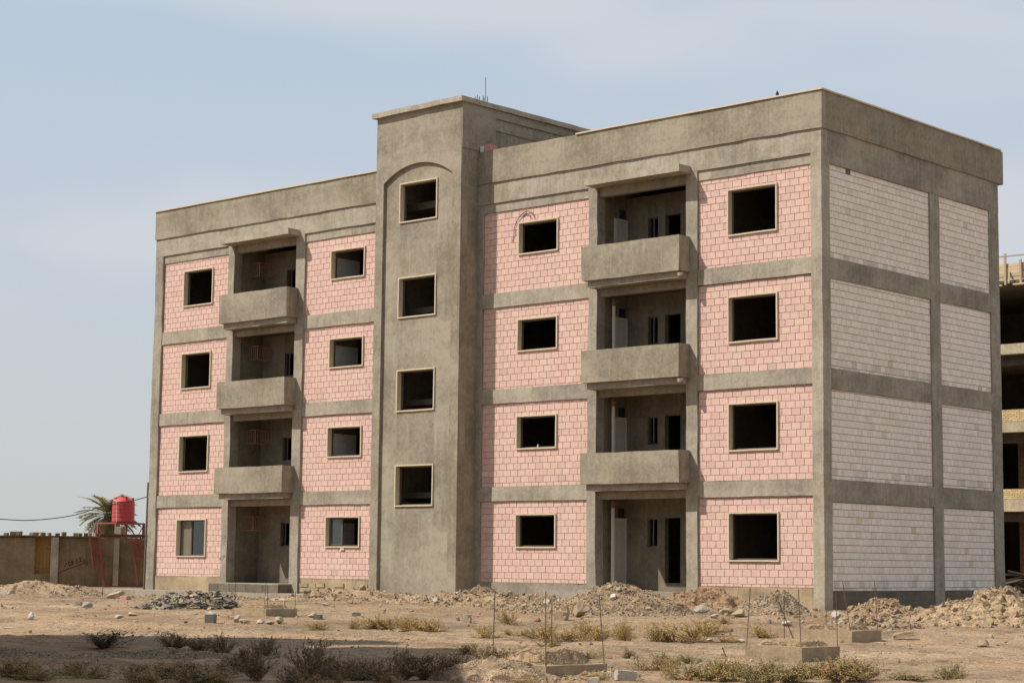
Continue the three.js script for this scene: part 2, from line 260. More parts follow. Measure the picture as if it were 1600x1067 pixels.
function windowAt(a0, a1, y0, y1, front, kind) {                                     // cream stone surround, dark metal frame set back
  const t = 0.043, mb = new MB(), back = front - 0.30;
  mb.box(a0, a1, y0, y0 + t, back, front, { wob: 0.01 }).box(a0, a1, y1 - t, y1, back, front - 0.003, { wob: 0.01 }).box(a0, a0 + t, y0 + t, y1 - t, back, front - 0.002, { wob: 0.01 }).box(a1 - t, a1, y0 + t, y1 - t, back, front - 0.002, { wob: 0.01 });
  const w = mb.build('window', M.cream, B), f = new MB(), z1 = front - 0.20, z0 = front - 0.25, i0 = a0 + t, i1 = a1 - t, j0 = y0 + t, j1 = y1 - t, s = 0.045;
  f.box(i0, i1, j0, j0 + s, z0, z1).box(i0, i1, j1 - s, j1, z0, z1).box(i0, i0 + s, j0 + s, j1 - s, z0, z1).box(i1 - s, i1, j0 + s, j1 - s, z0, z1);
  if (kind === 'glazed') {
    const mx = i0 + (i1 - i0) * 0.40; f.box(mx - 0.035, mx + 0.035, j0 + s, j1 - s, z0 + 0.01, z1 + 0.01).build('frame', M.alum, w);
    new MB().box(i0 + s, mx - 0.035, j0 + s, j1 - s, z0 + 0.02, z0 + 0.026).build('pane', M.film, w).userData.label = 'tan film-covered pane';
    new MB().box(mx + 0.035, i1 - s, j0 + s, j1 - s, z0 + 0.02, z0 + 0.026).build('pane', M.glass, w);
  } else if (kind === 'sliding') {
    const mx = i0 + (i1 - i0) * 0.42; f.build('frame', M.alum, w);
    new MB().box(i0 + s, mx, j1 - s - 0.05, j1 - s, z1, z1 + 0.03).box(i0 + s, mx, j0 + s, j0 + s + 0.05, z1, z1 + 0.03).box(i0 + s, i0 + s + 0.05, j0 + s + 0.05, j1 - s - 0.05, z1, z1 + 0.03).box(mx - 0.09, mx, j0 + s + 0.05, j1 - s - 0.05, z1, z1 + 0.03).build('sash', M.alumG, w);
    new MB().box(i0 + s + 0.05, mx - 0.09, j0 + s + 0.05, j1 - s - 0.05, z1 + 0.01, z1 + 0.016).build('pane', M.glass, w);
  } else f.build('frame', M.alum, w);
  return w;
}
// front: columns
const cols = [[-31.14, -30.65], [-26.63, -26.28], [-22.75, -22.3], [-8.75, -8.4], [-4.88, -4.46]];
for (const [a, b] of cols) one('column', a, b, -0.4, 13.18, -0.4, 0, M.conc, B, 0.034);
one('column', -13.62, -13.36, -0.4, 13.18, -0.4, -0.02, M.conc, B, 0.015);
one('column', -0.37, 0, -0.5, 13.18, -0.436, 0, M.pale, B, 0.02);
// front: panels, windows, beams
const bays = [[-30.65, -26.63, -29.4, -27.6, 1], [-22.3, -17.6, -20.92, -19.14, 0], [-13.36, -8.75, -11.82, -10.08, 0], [-4.46, -0.37, -3.37, -1.58, 1]];
const big = [[1.36, 2.8], [4.59, 6.02], [7.81, 9.22], [11.04, 12.47]], small = [[1.73, 2.83], [4.91, 6.02], [8.11, 9.2], [11.32, 12.41]];
bays.forEach(([a, b, w0, w1, isBig], bi) => {
  for (let s = 0; s < 4; s++) {
    const wy = (isBig ? big : small)[s];
    frontPanel(a, b, F[s][0], F[s][1], [w0, w1, wy[0], wy[1]], bi === 3 && s < 2);
    windowAt(w0, w1, wy[0], wy[1], -0.03, bi === 0 && s === 0 ? 'glazed' : bi === 1 && s === 0 ? 'sliding' : '');
    if (s < 3) one('beam', a, b, F[s][1], F[s + 1][0], -0.32, -0.03, M.beam, B, 0.016);
  }
  one('beam', a, b, 12.87, 13.18, -0.32, -0.05, M.beam, B, 0.012);
  one('plinth', a, b, -0.5, 0.62, -0.32, bi === 1 ? -0.09 : -0.055, bi === 2 ? M.conc : M.base, B, 0.03);
});
{ // rough footing blocks under the panel left of the tower
  for (const [y0, y1, xs] of [[0.14, 0.30, [-22.25, -21.85, -21.2, -20.75, -20.3, -19.9, -19.5, -19.05, -18.7]], [0.31, 0.47, [-22.25, -21.75, -21.35, -20.9, -20.45, -19.9, -19.45, -19.0, -18.7]]])
    for (let i = 0; i + 1 < xs.length; i++) { if (y0 > 0.3 && (i === 3 || i === 5)) continue; new MB().box(xs[i] + 0.02, xs[i + 1] - 0.02, y0 + rr(0, 0.02), y1 - rr(0, 0.02), -0.12, -0.06 + rr(-0.012, 0.02), { wob: 0.03 }).build('stone', M.base, B); }
}
// upper band, parapet, coping
one('upper_band', -31.14, -17.6, 13.18, 13.88, -0.32, 0.003, M.beam, B, 0.016);
one('upper_band', -13.62, 0, 13.18, 13.88, -0.32, 0.003, M.beam, B, 0.016);
one('parapet', -31.18, -17.6, 13.88, 14.99, -0.18, 0.055, M.para, B, 0.034);
one('parapet', -13.62, 0.055, 13.88, 14.99, -0.18, 0.055, M.para, B, 0.034);
one('parapet', -0.18, 0.056, 13.88, 14.99, -10.68, -0.18, M.para, B, 0.02);
one('parapet', -31.18, 0.055, 13.88, 14.99, -10.9, -10.68, M.para, B, 0.02);
one('parapet', -31.18, -30.95, 13.88, 14.99, -10.46, -0.18, M.para, B, 0.02);
one('coping', -31.21, -17.62, 14.99, 15.035, -0.2, 0.10, M.cream, B, 0.012);
one('coping', -9.25, 0.10, 14.99, 15.035, -0.2, 0.10, M.cream, B, 0.012);
one('coping', -0.2, 0.101, 14.99, 15.035, -10.72, -0.2, M.cream, B, 0.012);
// right-hand side wall, in shade
for (const [z0, z1] of [[-6.741, -6.164], [-10.62, -10.02]]) one('column', -0.32, 0, -0.5, 12.89, z0, z1, M.conc, B, 0.016);
for (const [z0, z1] of [[-6.164, -0.436], [-10.02, -6.741]]) {
  for (let s = 0; s < 4; s++) {
    const [y0, y1] = SF[s], mb = new MB(); mb.box(-0.3, -0.062, y0, y1, z0, z1); const p = mb.build('block_panel', M.mortarW, B); p.userData.label = 'white blockwork panel';
    let rs = courses(-z1 + 0.004, -z0 - 0.004, y0, y1, 0.27, 0.203, 0.0145, () => whiteTone(s === 0), rr(0.08, 0.18), 0.36);
    if (s === 3 && z1 > -1) rs = rs.filter((r) => !(r[0] > 1.3 && r[0] < 1.6 && r[2] > y1 - 0.16));
    for (const r of rs) { if ((r[2] < y0 + 0.16 && R() < 0.4) || R() < 0.008) { const q = rr(0.15, 0.5); r[4] = r[4].map((v, i) => v + ([0.42, 0.36, 0.27][i] - v) * q); } const g = blockGeo(r, 0.014, r[4], true); g.translate(-0.062, 0, 0); whiteRest.push(g); }
    if (s < 3) one('beam', -0.32, -0.004, y1, SF[s + 1][0], z0, z1, M.conc, B, 0.02);
  }
  one('plinth', -0.32, -0.03, -0.5, 0.54, z0, z1, M.darkC, B, 0.03);
}
one('upper_band', -0.32, 0.003, 12.89, 13.88, -10.62, -0.436, M.conc, B, 0.016);
one('upper_band', -0.32, -0.001, 13.18, 13.878, -0.436, -0.32, M.conc, B, 0);
// shell, floors and partitions behind the openings
new MB().box(-31.14, -0.33, -0.4, 13.87, -10.60, -10.4).box(-31.12, -30.85, -0.4, 13.87, -10.4, -0.4).build('rear_wall', M.shadeInner, B);
for (const y of FLOOR) one('floor_slab', -30.85, -0.33, y - 0.2, y, -10.38, -0.41, M.shadeInner, B, 0);
one('roof_slab', -30.9, -0.33, 13.45, 13.7, -10.38, -0.33, M.shadeInner, B, 0);
for (const x of [-26.5, -22.55, -17.55, -13.8, -8.62, -4.7]) one('partition', x, x + 0.2, 0.42, 13.45, -10.38, -0.42, M.shadeInner, B, 0);
for (const [a, b] of [[-30.85, -26.5], [-22.35, -17.55], [-13.6, -8.62], [-4.5, -0.33]]) one('partition', a, b, 0.42, 13.45, -4.9, -4.75, M.shadeInner, B, 0);
// balcony bays
const KT = [0, [3.70, 4.67], [6.87, 7.88], [10.09, 11.18]];
function bay(x0, x1, left) {
  for (let s = 0; s < 4; s++) {
    const fl = FLOOR[s], top = s < 3 ? F[s][1] : 12.86, zb = -1.52;
    if (s < 3) one('beam', x0, x1, F[s][1], F[s][1] + 0.4, -0.3, -0.10, M.conc, B, 0.012); else one('beam', x0, x1, 12.86, 13.18, -0.3, -0.10, M.conc, B, 0.012);
    if (s) one('floor_slab', x0, x1, fl - 0.16, fl, -0.41, -0.02, M.shadeInner, B, 0); else one('floor_slab', x0, x1, 0.1, 0.42, -0.41, -0.02, M.conc, B, 0);
    // back wall with door and window openings
    const door = left ? null : [-6.84, -6.23, fl + 0.26, fl + 2.28], win = left ? [-25.0, -24.5, fl + 1.38, fl + 2.25] : [-7.53, -7.13, fl + 1.38, fl + 2.26];
    let rs = [[x0, x1, fl, top + 0.15]]; if (door) rs = cut(rs, door); rs = cut(rs, win);
    const mb = new MB(); for (const r of rs) mb.box(r[0], r[1], r[2], r[3], zb - 0.2, zb); const bw = mb.build('bay_wall', M.shadeInner, B); bw.userData.label = 'plastered wall at the back of the balcony';
    const f = new MB(), t = 0.035; f.box(win[0], win[0] + t, win[2], win[3], zb - 0.14, zb - 0.1).box(win[1] - t, win[1], win[2], win[3], zb - 0.14, zb - 0.1).box(win[0] + t, win[1] - t, win[2], win[2] + t, zb - 0.14, zb - 0.1).box(win[0] + t, win[1] - t, win[3] - t, win[3], zb - 0.14, zb - 0.1);
    f.box(win[0] + 0.14, win[0] + 0.19, win[2] + t, win[3] - t, zb - 0.14, zb - 0.1); f.build('window_frame', M.alumG, B);
    if (!left) {
      if (s === 0) one('door_sill', door[0], door[1], fl, fl + 0.26, zb - 0.18, zb - 0.02, M.conc, B, 0.01);
      const leaf = new MB().box(-8.42, -8.375, fl + 0.06, fl + 2.2, -1.45, -0.95).build('door', M.doorP, B);
      new MB().box(-8.375, -8.36, fl + 0.2, fl + 1.0, -1.38, -1.02).box(-8.375, -8.36, fl + 1.15, fl + 2.05, -1.38, -1.02).build('door_panel', M.doorP, leaf);
      new MB().box(-8.42, -8.35, fl, fl + 2.27, -1.51, -1.45).box(-8.42, -8.35, fl, fl + 2.27, -0.95, -0.88).box(-8.42, -8.35, fl + 2.2, fl + 2.27, -1.45, -0.95).build('door_frame', M.pipe, leaf);
      if (s < 3) { const p = new MB().bar([-8.2, fl, -0.62], [-8.2, top - 0.1, -0.62], 0.058, null, 12).build('drain_pipe', M.pipe, B); new MB().bar([-8.2, top - 0.26, -0.62], [-8.2, top - 0.02, -0.62], 0.068, null, 10).bar([-8.3, top - 0.1, -0.62], [-8.08, top - 0.12, -0.62], 0.045, null, 8).build('pipe_elbow', M.elbow, p); }
      if (s < 3) new MB().bar([-6.56, s ? fl + 0.3 : fl + 1.35, -2.25], [-6.56, top, -2.25], 0.055, null, 10).build('drain_pipe', M.whiteD, B);
      new MB().box(-8.425, -8.40, top - 0.62, top - 0.25, -1.45, -1.15).build('painted_vent_hole', M.black, B);  // black slab on the wall, painted dark in place of a real opening
    } else {
      // rusty cage for an air cooler on the left wall of the bay
      const y0 = s ? fl + 2.02 : fl + 1.95, y1 = y0 + 0.52, c = new MB(), a = -26.29, b = -25.82, n = -0.86, m = -1.5, r = 0.013;
      for (const y of [y0, y1]) c.bar([a, y, n], [b, y, n], r).bar([b, y, n], [b, y, m], r).bar([a, y, m], [b, y, m], r);
      for (let i = 0; i <= 4; i++) { const x = a + 0.02 + (b - a - 0.02) * i / 4; c.bar([x, y0, n], [x, y1, n], i === 4 ? 0.017 : 0.008); }
      for (let i = 1; i <= 5; i++) { const z = n + (m - n) * i / 5; c.bar([b, y0, z], [b, y1, z], i === 5 ? 0.016 : 0.008); }
      c.build('cooler_cage', M.rustO, B);
    }
  }
  // balconies and top canopy
  const k0 = x0 - 0.16, k1 = x1 + 0.15;
  for (let s = 1; s < 4; s++) {
    const [y0, y1] = KT[s], kz = 0.56, mb = new MB();
    mb.box(k0, k1, y0, y1, kz - 0.12, kz, { wob: 0.034 }).box(k0, k0 + 0.12, y0, y1, 0.004, kz - 0.12, { wob: 0.014 }).box(k1 - 0.12, k1, y0, y1, 0.004, kz - 0.12, { wob: 0.014 });
    const b = mb.build('balcony', [M.para, M.para, M.tower][s - 1], B);
    one('balcony_slab', x0 - 0.02, x1 + 0.06, y0 - 0.21, y0 + 0.05, 0.004, kz - 0.13, M.conc, b, 0.012);
    if (!left && s > 1) new MB().beam([k1 - 0.1, y0 - 0.06, kz - 0.3], [k1 - 0.02, y0 - 0.13, kz - 0.02], 0.08, 0.09).build('drain_spout', M.cream, b);
  }
  one('canopy', k0 + (left ? -0.02 : 0.08), k1 + 0.02, 13.13, 13.35, 0.004, 0.57, M.pale, B, 0.02);
  // entrance step
  if (left) {
    const st = one('entrance_step', -26.5, -22.64, -0.2, 0.36, -0.02, 0.56, M.darkC, B, 0.01), xs = [-26.55, -26.0, -25.35, -24.4, -23.5, -22.62];
    for (let i = 0; i < 5; i++) new MB().box(xs[i] + 0.012, xs[i + 1] - 0.012, 0.06, 0.385 + rr(-0.012, 0.012), 0.565, 0.60, { wob: 0.012 }).build('step_slab', M.darkC, st);
    new MB().box(-22.635, -22.60, 0.06, 0.39, 0.0, 0.56, { wob: 0.01 }).build('step_slab', M.darkC, st);
    one('step_slab', -26.55, -22.6, 0.385, 0.42, -0.02, 0.6, M.conc, st, 0.015);
  } else one('entrance_step', -8.6, -4.9, -0.4, 0.44, -0.02, 0.62, M.conc, B, 0.025);
}
bay(-8.4, -4.88, false); bay(-26.28, -22.75, true);
// white tiling in the rooms left of the tower
for (let s = 0; s < 4; s++) {
  const mb = new MB(), fl = FLOOR[s]; one('partition', -21.25, -21.075, fl, fl + 2.9, -1.62, -0.33, M.shadeInner, B, 0);
  for (let i = 0; i < 5; i++) for (let j = 0; j < 8; j++) mb.box(-21.07, -21.05, fl + j * 0.275 + 0.003, fl + j * 0.275 + 0.272, -0.36 - i * 0.25 - 0.247, -0.36 - i * 0.25 - 0.003, { c: [0.72 * rr(0.95, 1.05), 0.72, 0.71] }); stuff(mb.build('wall_tiles', M.vc, B));
}
new MB().box(-20.12, -19.92, 1.63, 1.73, -0.09, -0.045, { wob: 0.015 }).build('loose_stone', M.cream, B); new MB().box(-26.35, -26.2, 13.355, 13.42, 0.2, 0.3, { wob: 0.02 }).build('lamp', M.white, B);
new MB().box(-0.72, -0.655, 1.10, 1.2, -0.09, -0.0775, { wob: 0.05 }).box(-0.675, -0.64, 1.03, 1.1, -0.09, -0.0775, { wob: 0.03 }).build('painted_hole', M.black, B);  // no recess cut: black boxes paint the dark inside of the chipped hole
// concrete strip along the foot of the front
one('apron', -32.3, -17.7, -0.35, 0.085, -0.03, 1.05, M.conc, B, 0.03);
one('apron', -17.7, -8.7, -0.35, 0.105, 0.7, 1.5, M.conc, B, 0.03);
// stair tower
{
  const X0 = -17.68, X1 = -13.6, ZF = 0.85, RZ = 0.75, wx = [-16.58, -14.77], wy = [[3.1, 4.5], [6.3, 7.73], [9.5, 10.91], [12.8, 14.19]];
  const sh = new THREE.Shape([[X0, -0.4], [X1, -0.4], [X1, 16.62], [X0, 16.62]].map((p) => new THREE.Vector2(...p)));
  const a0 = -17.31, a1 = -14.0, cx = (a0 + a1) / 2, rise = 0.54, half = (a1 - a0) / 2, rad = (half * half + rise * rise) / (2 * rise), sp = 14.26, cy = sp + rise - rad, th = Math.asin(half / rad);
  const hole = new THREE.Path(); hole.moveTo(a0, -0.39); hole.lineTo(a1, -0.39); hole.lineTo(a1, sp); for (let i = 1; i <= 24; i++) { const t = th - 2 * th * i / 24; hole.lineTo(cx + rad * Math.sin(t), cy + rad * Math.cos(t)); } hole.lineTo(a0, -0.39);
  sh.holes.push(hole);
  const g = new THREE.ExtrudeGeometry(sh, { depth: ZF - RZ, bevelEnabled: false }); g.translate(0, 0, RZ);
  const T = new MB().add(g).build('stair_tower', M.tower, B); T.userData.label = 'tall plastered stair tower with a shallow arched recess';
  let rs = [[X0 + 0.002, X1 - 0.002, -0.4, 16.6]]; for (const [p, q] of wy) rs = cut(rs, [wx[0] + 0.02, wx[1] - 0.02, p + 0.02, q - 0.02]);
  const mb = new MB(); for (const r of rs) mb.box(r[0], r[1], r[2], r[3], 0.5, RZ); mb.build('recessed_wall', M.tower, T);
  for (const [p, q] of wy) windowAt(wx[0], wx[1], p, q, RZ + 0.045, '');
  one('side_wall', X1 - 0.25, X1, -0.4, 15.06, -0.02, 0.5, M.tower, T, 0.012); one('side_wall', X0, X0 + 0.25, -0.4, 15.06, -0.02, 0.5, M.tower, T, 0.012);
  // stair head above the roof
  one('side_wall', X1 + 0.002, X1 + 0.035, 15.06, 16.62, -0.8, 0.843, M.tower, T, 0.01);
  one('side_wall', X1 - 0.25, X1 + 0.035, 16.33, 16.62, -6.05, -0.8, M.tower, T, 0.01);
  one('side_wall', X1 - 0.25, X1 - 0.02, 15.92, 16.33, -5.6, -0.8, M.tower, T, 0.01);
  one('side_wall', X1 - 0.25, X1 - 0.06, 13.7, 15.92, -5.6, -0.8, M.tower, T, 0.01);
  one('side_wall', X1 - 0.25, X1 + 0.034, 13.7, 16.33, -6.05, -5.6, M.tower, T, 0.01);
  one('side_wall', X1 - 0.25, X1, 15.06, 16.62, -0.8, 0.5, M.tower, T, 0); one('side_wall', X0, X0 + 0.25, 13.7, 16.62, -6.05, 0.5, M.tower, T, 0.01); one('side_wall', X0 + 0.25, X1 - 0.25, 13.7, 16.62, -6.05, -5.8, M.tower, T, 0.01);
  one('roof_slab', X0 - 0.14, X1 + 0.13, 16.62, 16.79, -6.2, 0.99, M.pale, T, 0.03);
  const rb = [[-1.25, 17.40], [-1.35, 17.48], [-1.48, 17.46], [-1.66, 17.52], [-1.72, 17.46], [-1.9, 17.54]]; for (const [z, y] of rb) new MB().bar([-15, 16.7, z], [-15 + rr(-0.02, 0.02), y, z - 0.02], 0.015).build('rebar', M.rust, T);
  new MB().bar([-15, 16.7, -1.82], [-15, 18.2, -1.79], 0.012).build('rebar', M.rust, T);
}
stuff(mesh('remaining_pink_blocks', mergeGeometries(pinkRest), M.block, B));
stuff(mesh('white_side_blocks', mergeGeometries(whiteRest), M.block, B));
new MB().tube([[-26.75, 2.1, 0.02], [-26.6, 2.13, 0.05], [-26.45, 2.16, 0.05], [-26.33, 2.14, 0.02]], 0.008).tube([[-26.7, 1.25, 0.02], [-26.5, 1.36, 0.05], [-26.36, 1.42, 0.02]], 0.008).build('loose_wire', M.black, B);

// small things on the building
const coil = new MB().tube([[-12.08, 11.80, -0.07], [-12.0, 12.07, -0.05], [-11.99, 12.26, -0.05], [-11.86, 12.49, -0.05], [-11.66, 12.67, -0.04], [-11.39, 12.75, -0.04], [-11.18, 12.65, -0.05], [-11.05, 12.42, -0.02]], 0.011, null, 40).tube([[-11.64, 12.6, -0.06], [-11.5, 12.68, -0.05], [-11.3, 12.58, -0.05], [-11.22, 12.47, -0.05]], 0.008, null, 20);
tag(coil.build('cable', M.black, scene), 'loop of thin black cable hanging over a top-floor window beside the tower', 'cable');
{
  const b1 = new MB().box(-13.52, -13.34, 14.985, 15.20, -0.1, 0.03, { wob: 0.02 }).build('block', M.white, scene); tag(b1, 'pale grey block on the parapet against the stair tower', 'block');
  const b2 = new MB().box(-13.30, -13.08, 14.985, 15.22, -0.32, 0.03, { wob: 0.02, c: [0.6, 0.27, 0.26] }).build('block', M.vc, scene); tag(b2, 'pink block on the parapet next to a pale grey one', 'block');
  const bo = new THREE.LatheGeometry([[0.001, 0], [0.045, 0], [0.05, 0.05], [0.042, 0.1], [0.018, 0.14], [0.016, 0.17], [0.001, 0.172]].map((p) => new THREE.Vector2(...p)), 12);
  const bt = mesh('bottle', uvMetres(bo.clone()), M.whiteD, scene); bt.scale.setScalar(0.7); bt.position.set(-10.92, 4.953, -0.12); tag(bt, 'small pale bottle standing on a second-floor window sill', 'bottle');
  const bd = mesh('bottle', bo, M.black, scene); bd.position.set(-1.51, 15.035, 0); tag(bd, 'tiny dark bottle-shaped object on the roof edge near the corner', 'bottle');
}

// ------------------------------------------------------------------ compound wall, sheds, tank, palm (left edge of the picture)
const WP = new THREE.Vector3(-42.59, 0, -4.58), WT = Math.atan2(0.8, 0.6);            // local x runs along the wall, local z out of its face
const onWall = (s, y, n) => [WP.x + s * 0.6 + n * 0.8, y, WP.z - s * 0.8 + n * 0.6];
{
  const w = thing('compound_wall', 'long shaded grey-brown compound wall with piers at the left edge', 'wall', [WP.x, 0, WP.z], WT);
  one('wall_panel', -16, -1.63, -0.4, 2.17, -0.22, 0, M.wall, w, 0.02);
  one('wall_panel', -1.63, -0.93, -0.4, 0.58, -0.22, -0.002, M.wall, w, 0.02);
  one('wall_panel', -0.60, 1.82, -0.4, 2.18, -0.22, 0, M.wall, w, 0.02);
  one('wall_panel', 2.06, 7, -0.4, 2.18, -0.22, 0, M.wall, w, 0.02);
  for (const [a, b] of [[-0.93, -0.60], [1.82, 2.06], [-5.4, -5.1], [-10, -9.7]]) one('pier', a, b, -0.4, 2.19, -0.24, 0.22, M.pale, w, 0.012);
  const g = new MB(); for (let i = 0; i < 5; i++) g.bar([-1.55 + i * 0.145, 0.62, 0.08], [-1.55 + i * 0.145, 1.78, 0.08], 0.012);
  g.beam([-1.66, 1.93, 0.08], [-0.84, 1.93, 0.08], 0.035, 0.035).beam([-0.86, 0.6, 0.08], [-0.86, 1.93, 0.08], 0.035, 0.035).beam([-1.66, 1.66, 0.08], [-0.9, 1.66, 0.08], 0.03, 0.03).beam([-1.66, 0.8, 0.08], [-0.9, 0.8, 0.08], 0.02, 0.02);
  g.build('window_grille', M.redM, w);
  // graffiti: hand-painted strokes and an underline
  const S = (zx, zy) => [-0.55 + (80 + zx / 26.67 - 91) * 0.0276, 0.61 - (870 + zy / 26.67 - 895.5) * 0.0287, 0.0], st = [
    [[510, 425], [560, 340], [612, 240]], [[735, 190], [690, 250], [685, 330], [730, 372], [800, 345], [860, 305]], [[862, 225], [815, 240], [805, 195], [840, 170], [872, 205], [868, 262], [840, 300]], [[938, 235], [948, 248]],
    [[1062, 72], [1015, 80], [998, 140], [1050, 190], [1082, 240], [1055, 290], [1015, 275]], [[1122, 82], [1160, 38], [1190, 80], [1180, 140], [1148, 240], [1195, 200], [1262, 192]], [[1285, 55], [1297, 72]], [[1318, 110], [1322, 170], [1310, 235]],
    [[290, 682], [460, 590], [660, 512], [850, 440], [1010, 388], [1250, 300], [1400, 235]], [[1388, 222], [1440, 205], [1492, 225], [1484, 290], [1420, 325]]];
  const gr = new MB(); for (const s of st) { const c = new THREE.CatmullRomCurve3(s.map((p) => new THREE.Vector3(...S(...p)))), t = new THREE.TubeGeometry(c, s.length * 5, 0.012, 4); t.scale(1, 1, 0.3); t.translate(0, 0, 0.012); gr.add(t); }
  gr.build('graffiti', M.black, w);
}
const ORD = ['first', 'second', 'third', 'fourth', 'fifth', 'sixth', 'seventh', 'eighth', 'ninth', 'tenth', 'eleventh', 'twelfth', 'thirteenth', 'fourteenth', 'fifteenth'];
const shedWall = std({ color: new THREE.Color().setRGB(0.66, 0.43, 0.15), map: rep(grain, 1.5) }), roofTan = std({ color: new THREE.Color().setRGB(0.42, 0.34, 0.22), map: rep(cA, 3) });
{
  const s = thing('shed', 'low shed with yellow wall and flat roof behind the compound wall', 'shed', [WP.x, 0, WP.z], WT);
  one('wall', -15, 1.0, -0.3, 2.2, -0.75, -0.55, shedWall, s, 0.01); one('roof', -15.5, 1.15, 2.20, 2.265, -5.2, 0.16, roofTan, s, 0.03); one('wall', -15, 1.0, -0.3, 2.2, -5, -4.8, shedWall, s, 0.01);
  const s2 = thing('shed', 'reed-roofed shed beside the red tank stand behind the wall', 'shed', [WP.x, 0, WP.z], WT);
  one('wall', 1.5, 6.5, -0.3, 2.22, -1.4, -1.2, M.whiteD, s2, 0.01); one('roof', 1.28, 7, 2.30, 2.38, -4, -0.5, std({ color: new THREE.Color().setRGB(0.5, 0.36, 0.16), map: rep(cA, 2) }), s2, 0.03);
  [[0.32, .12], [0.78, .36], [1.3, .42], [2.3, .3], [2.72, .26], [3.2, .28], [3.7, .26], [4.35, .22], [5.0, .36], [5.85, .27], [6.25, .24], [6.75, .3], [7.1, .24], [7.55, .26], [8.0, .2]].forEach(([u, h], i) => {
    const k = u * 13 / 12 * 0.0273 * 9.7, x = -3.1 + u * 0.2667 * 2.03, b = new MB().box(-0.08 - (i % 3) * 0.02, 0.08 + (i % 2) * 0.03, 0, 0.11 + h * 0.26, -0.13, 0.13, { wob: 0.10 }).build('roof_block', i % 3 ? M.wall : M.conc, scene);
    b.position.set(...onWall(x, 2.262, -0.5 - (i % 4) * 0.35)); b.rotation.y = WT + rr(-0.5, 0.5); tag(b, ORD[i] + ' grey block from the left edge along the flat shed roof', 'block', 'blocks along the shed roof at the left edge');
  });
  const p = new MB().box(-0.17, 0.17, 0, 0.36, -0.17, 0.17, { wob: 0.03 }).build('roof_block', M.pale, scene); p.position.set(...onWall(2.05, 2.375, -0.9)); p.rotation.y = 0.4; tag(p, 'pale block on the reed roof under the water tank stand', 'block');
}
{ // red steel frame leaning in front of the wall
  const f = thing('steel_gate_frame', 'dark red steel gate frame with two ornamental panels leaning before the wall', 'gate frame', onWall(0, 0, 0.5), WT), t = 0.065;
  const panel = (TL, TR, BR, BL) => {
    const L = (u, v) => { const a = [TL[0] + (TR[0] - TL[0]) * u, TL[1] + (TR[1] - TL[1]) * u], b = [BL[0] + (BR[0] - BL[0]) * u, BL[1] + (BR[1] - BL[1]) * u]; return [a[0] + (b[0] - a[0]) * v, a[1] + (b[1] - a[1]) * v, 0]; }, m = new MB();
    m.beam(L(0, 0), L(0, 1), t, t).beam(L(1, 0), L(1, 1), t, t).beam(L(0, 0), L(1, 0), t, t).beam(L(0, 1), L(1, 1), t, t).beam(L(0, 0.70), L(1, 0.70), 0.03, 0.03).beam(L(0, 0.80), L(1, 0.80), 0.03, 0.03).beam(L(0.5, 0.80), L(0.5, 1), 0.03, 0.03);
    m.tube([L(0.25, 0.7), L(0.25, 0.4), L(0.3, 0.2), L(0.5, 0.07), L(0.7, 0.2), L(0.75, 0.4), L(0.75, 0.7)], 0.026, null, 30).tube([L(0.4, 0.7), L(0.42, 0.4), L(0.5, 0.22), L(0.58, 0.4), L(0.6, 0.7)], 0.02, null, 24);
    m.build('ornamental_panel', M.redM, f);
  };
  panel([0.76, 2.21], [1.14, 2.22], [1.37, 0.88], [0.96, 0.85]); panel([2.57, 2.24], [2.98, 2.25], [3.17, 1.0], [2.82, 0.97]);
  new MB().beam([1.37, 0.88, 0], [1.48, -0.05, 0], 0.075, 0.075).build('leg', M.redM, f); new MB().beam([2.82, 0.97, 0], [2.95, -0.05, 0], 0.075, 0.075).build('leg', M.redM, f);
  new MB().beam([1.14, 2.22, 0], [2.57, 2.24, 0], 0.05, 0.05).build('top_rail', M.redM, f); new MB().beam([1.5, 0.03, 0.05], [2.93, 0.06, 0.05], 0.05, 0.05).build('bottom_rail', M.redM, f);
}
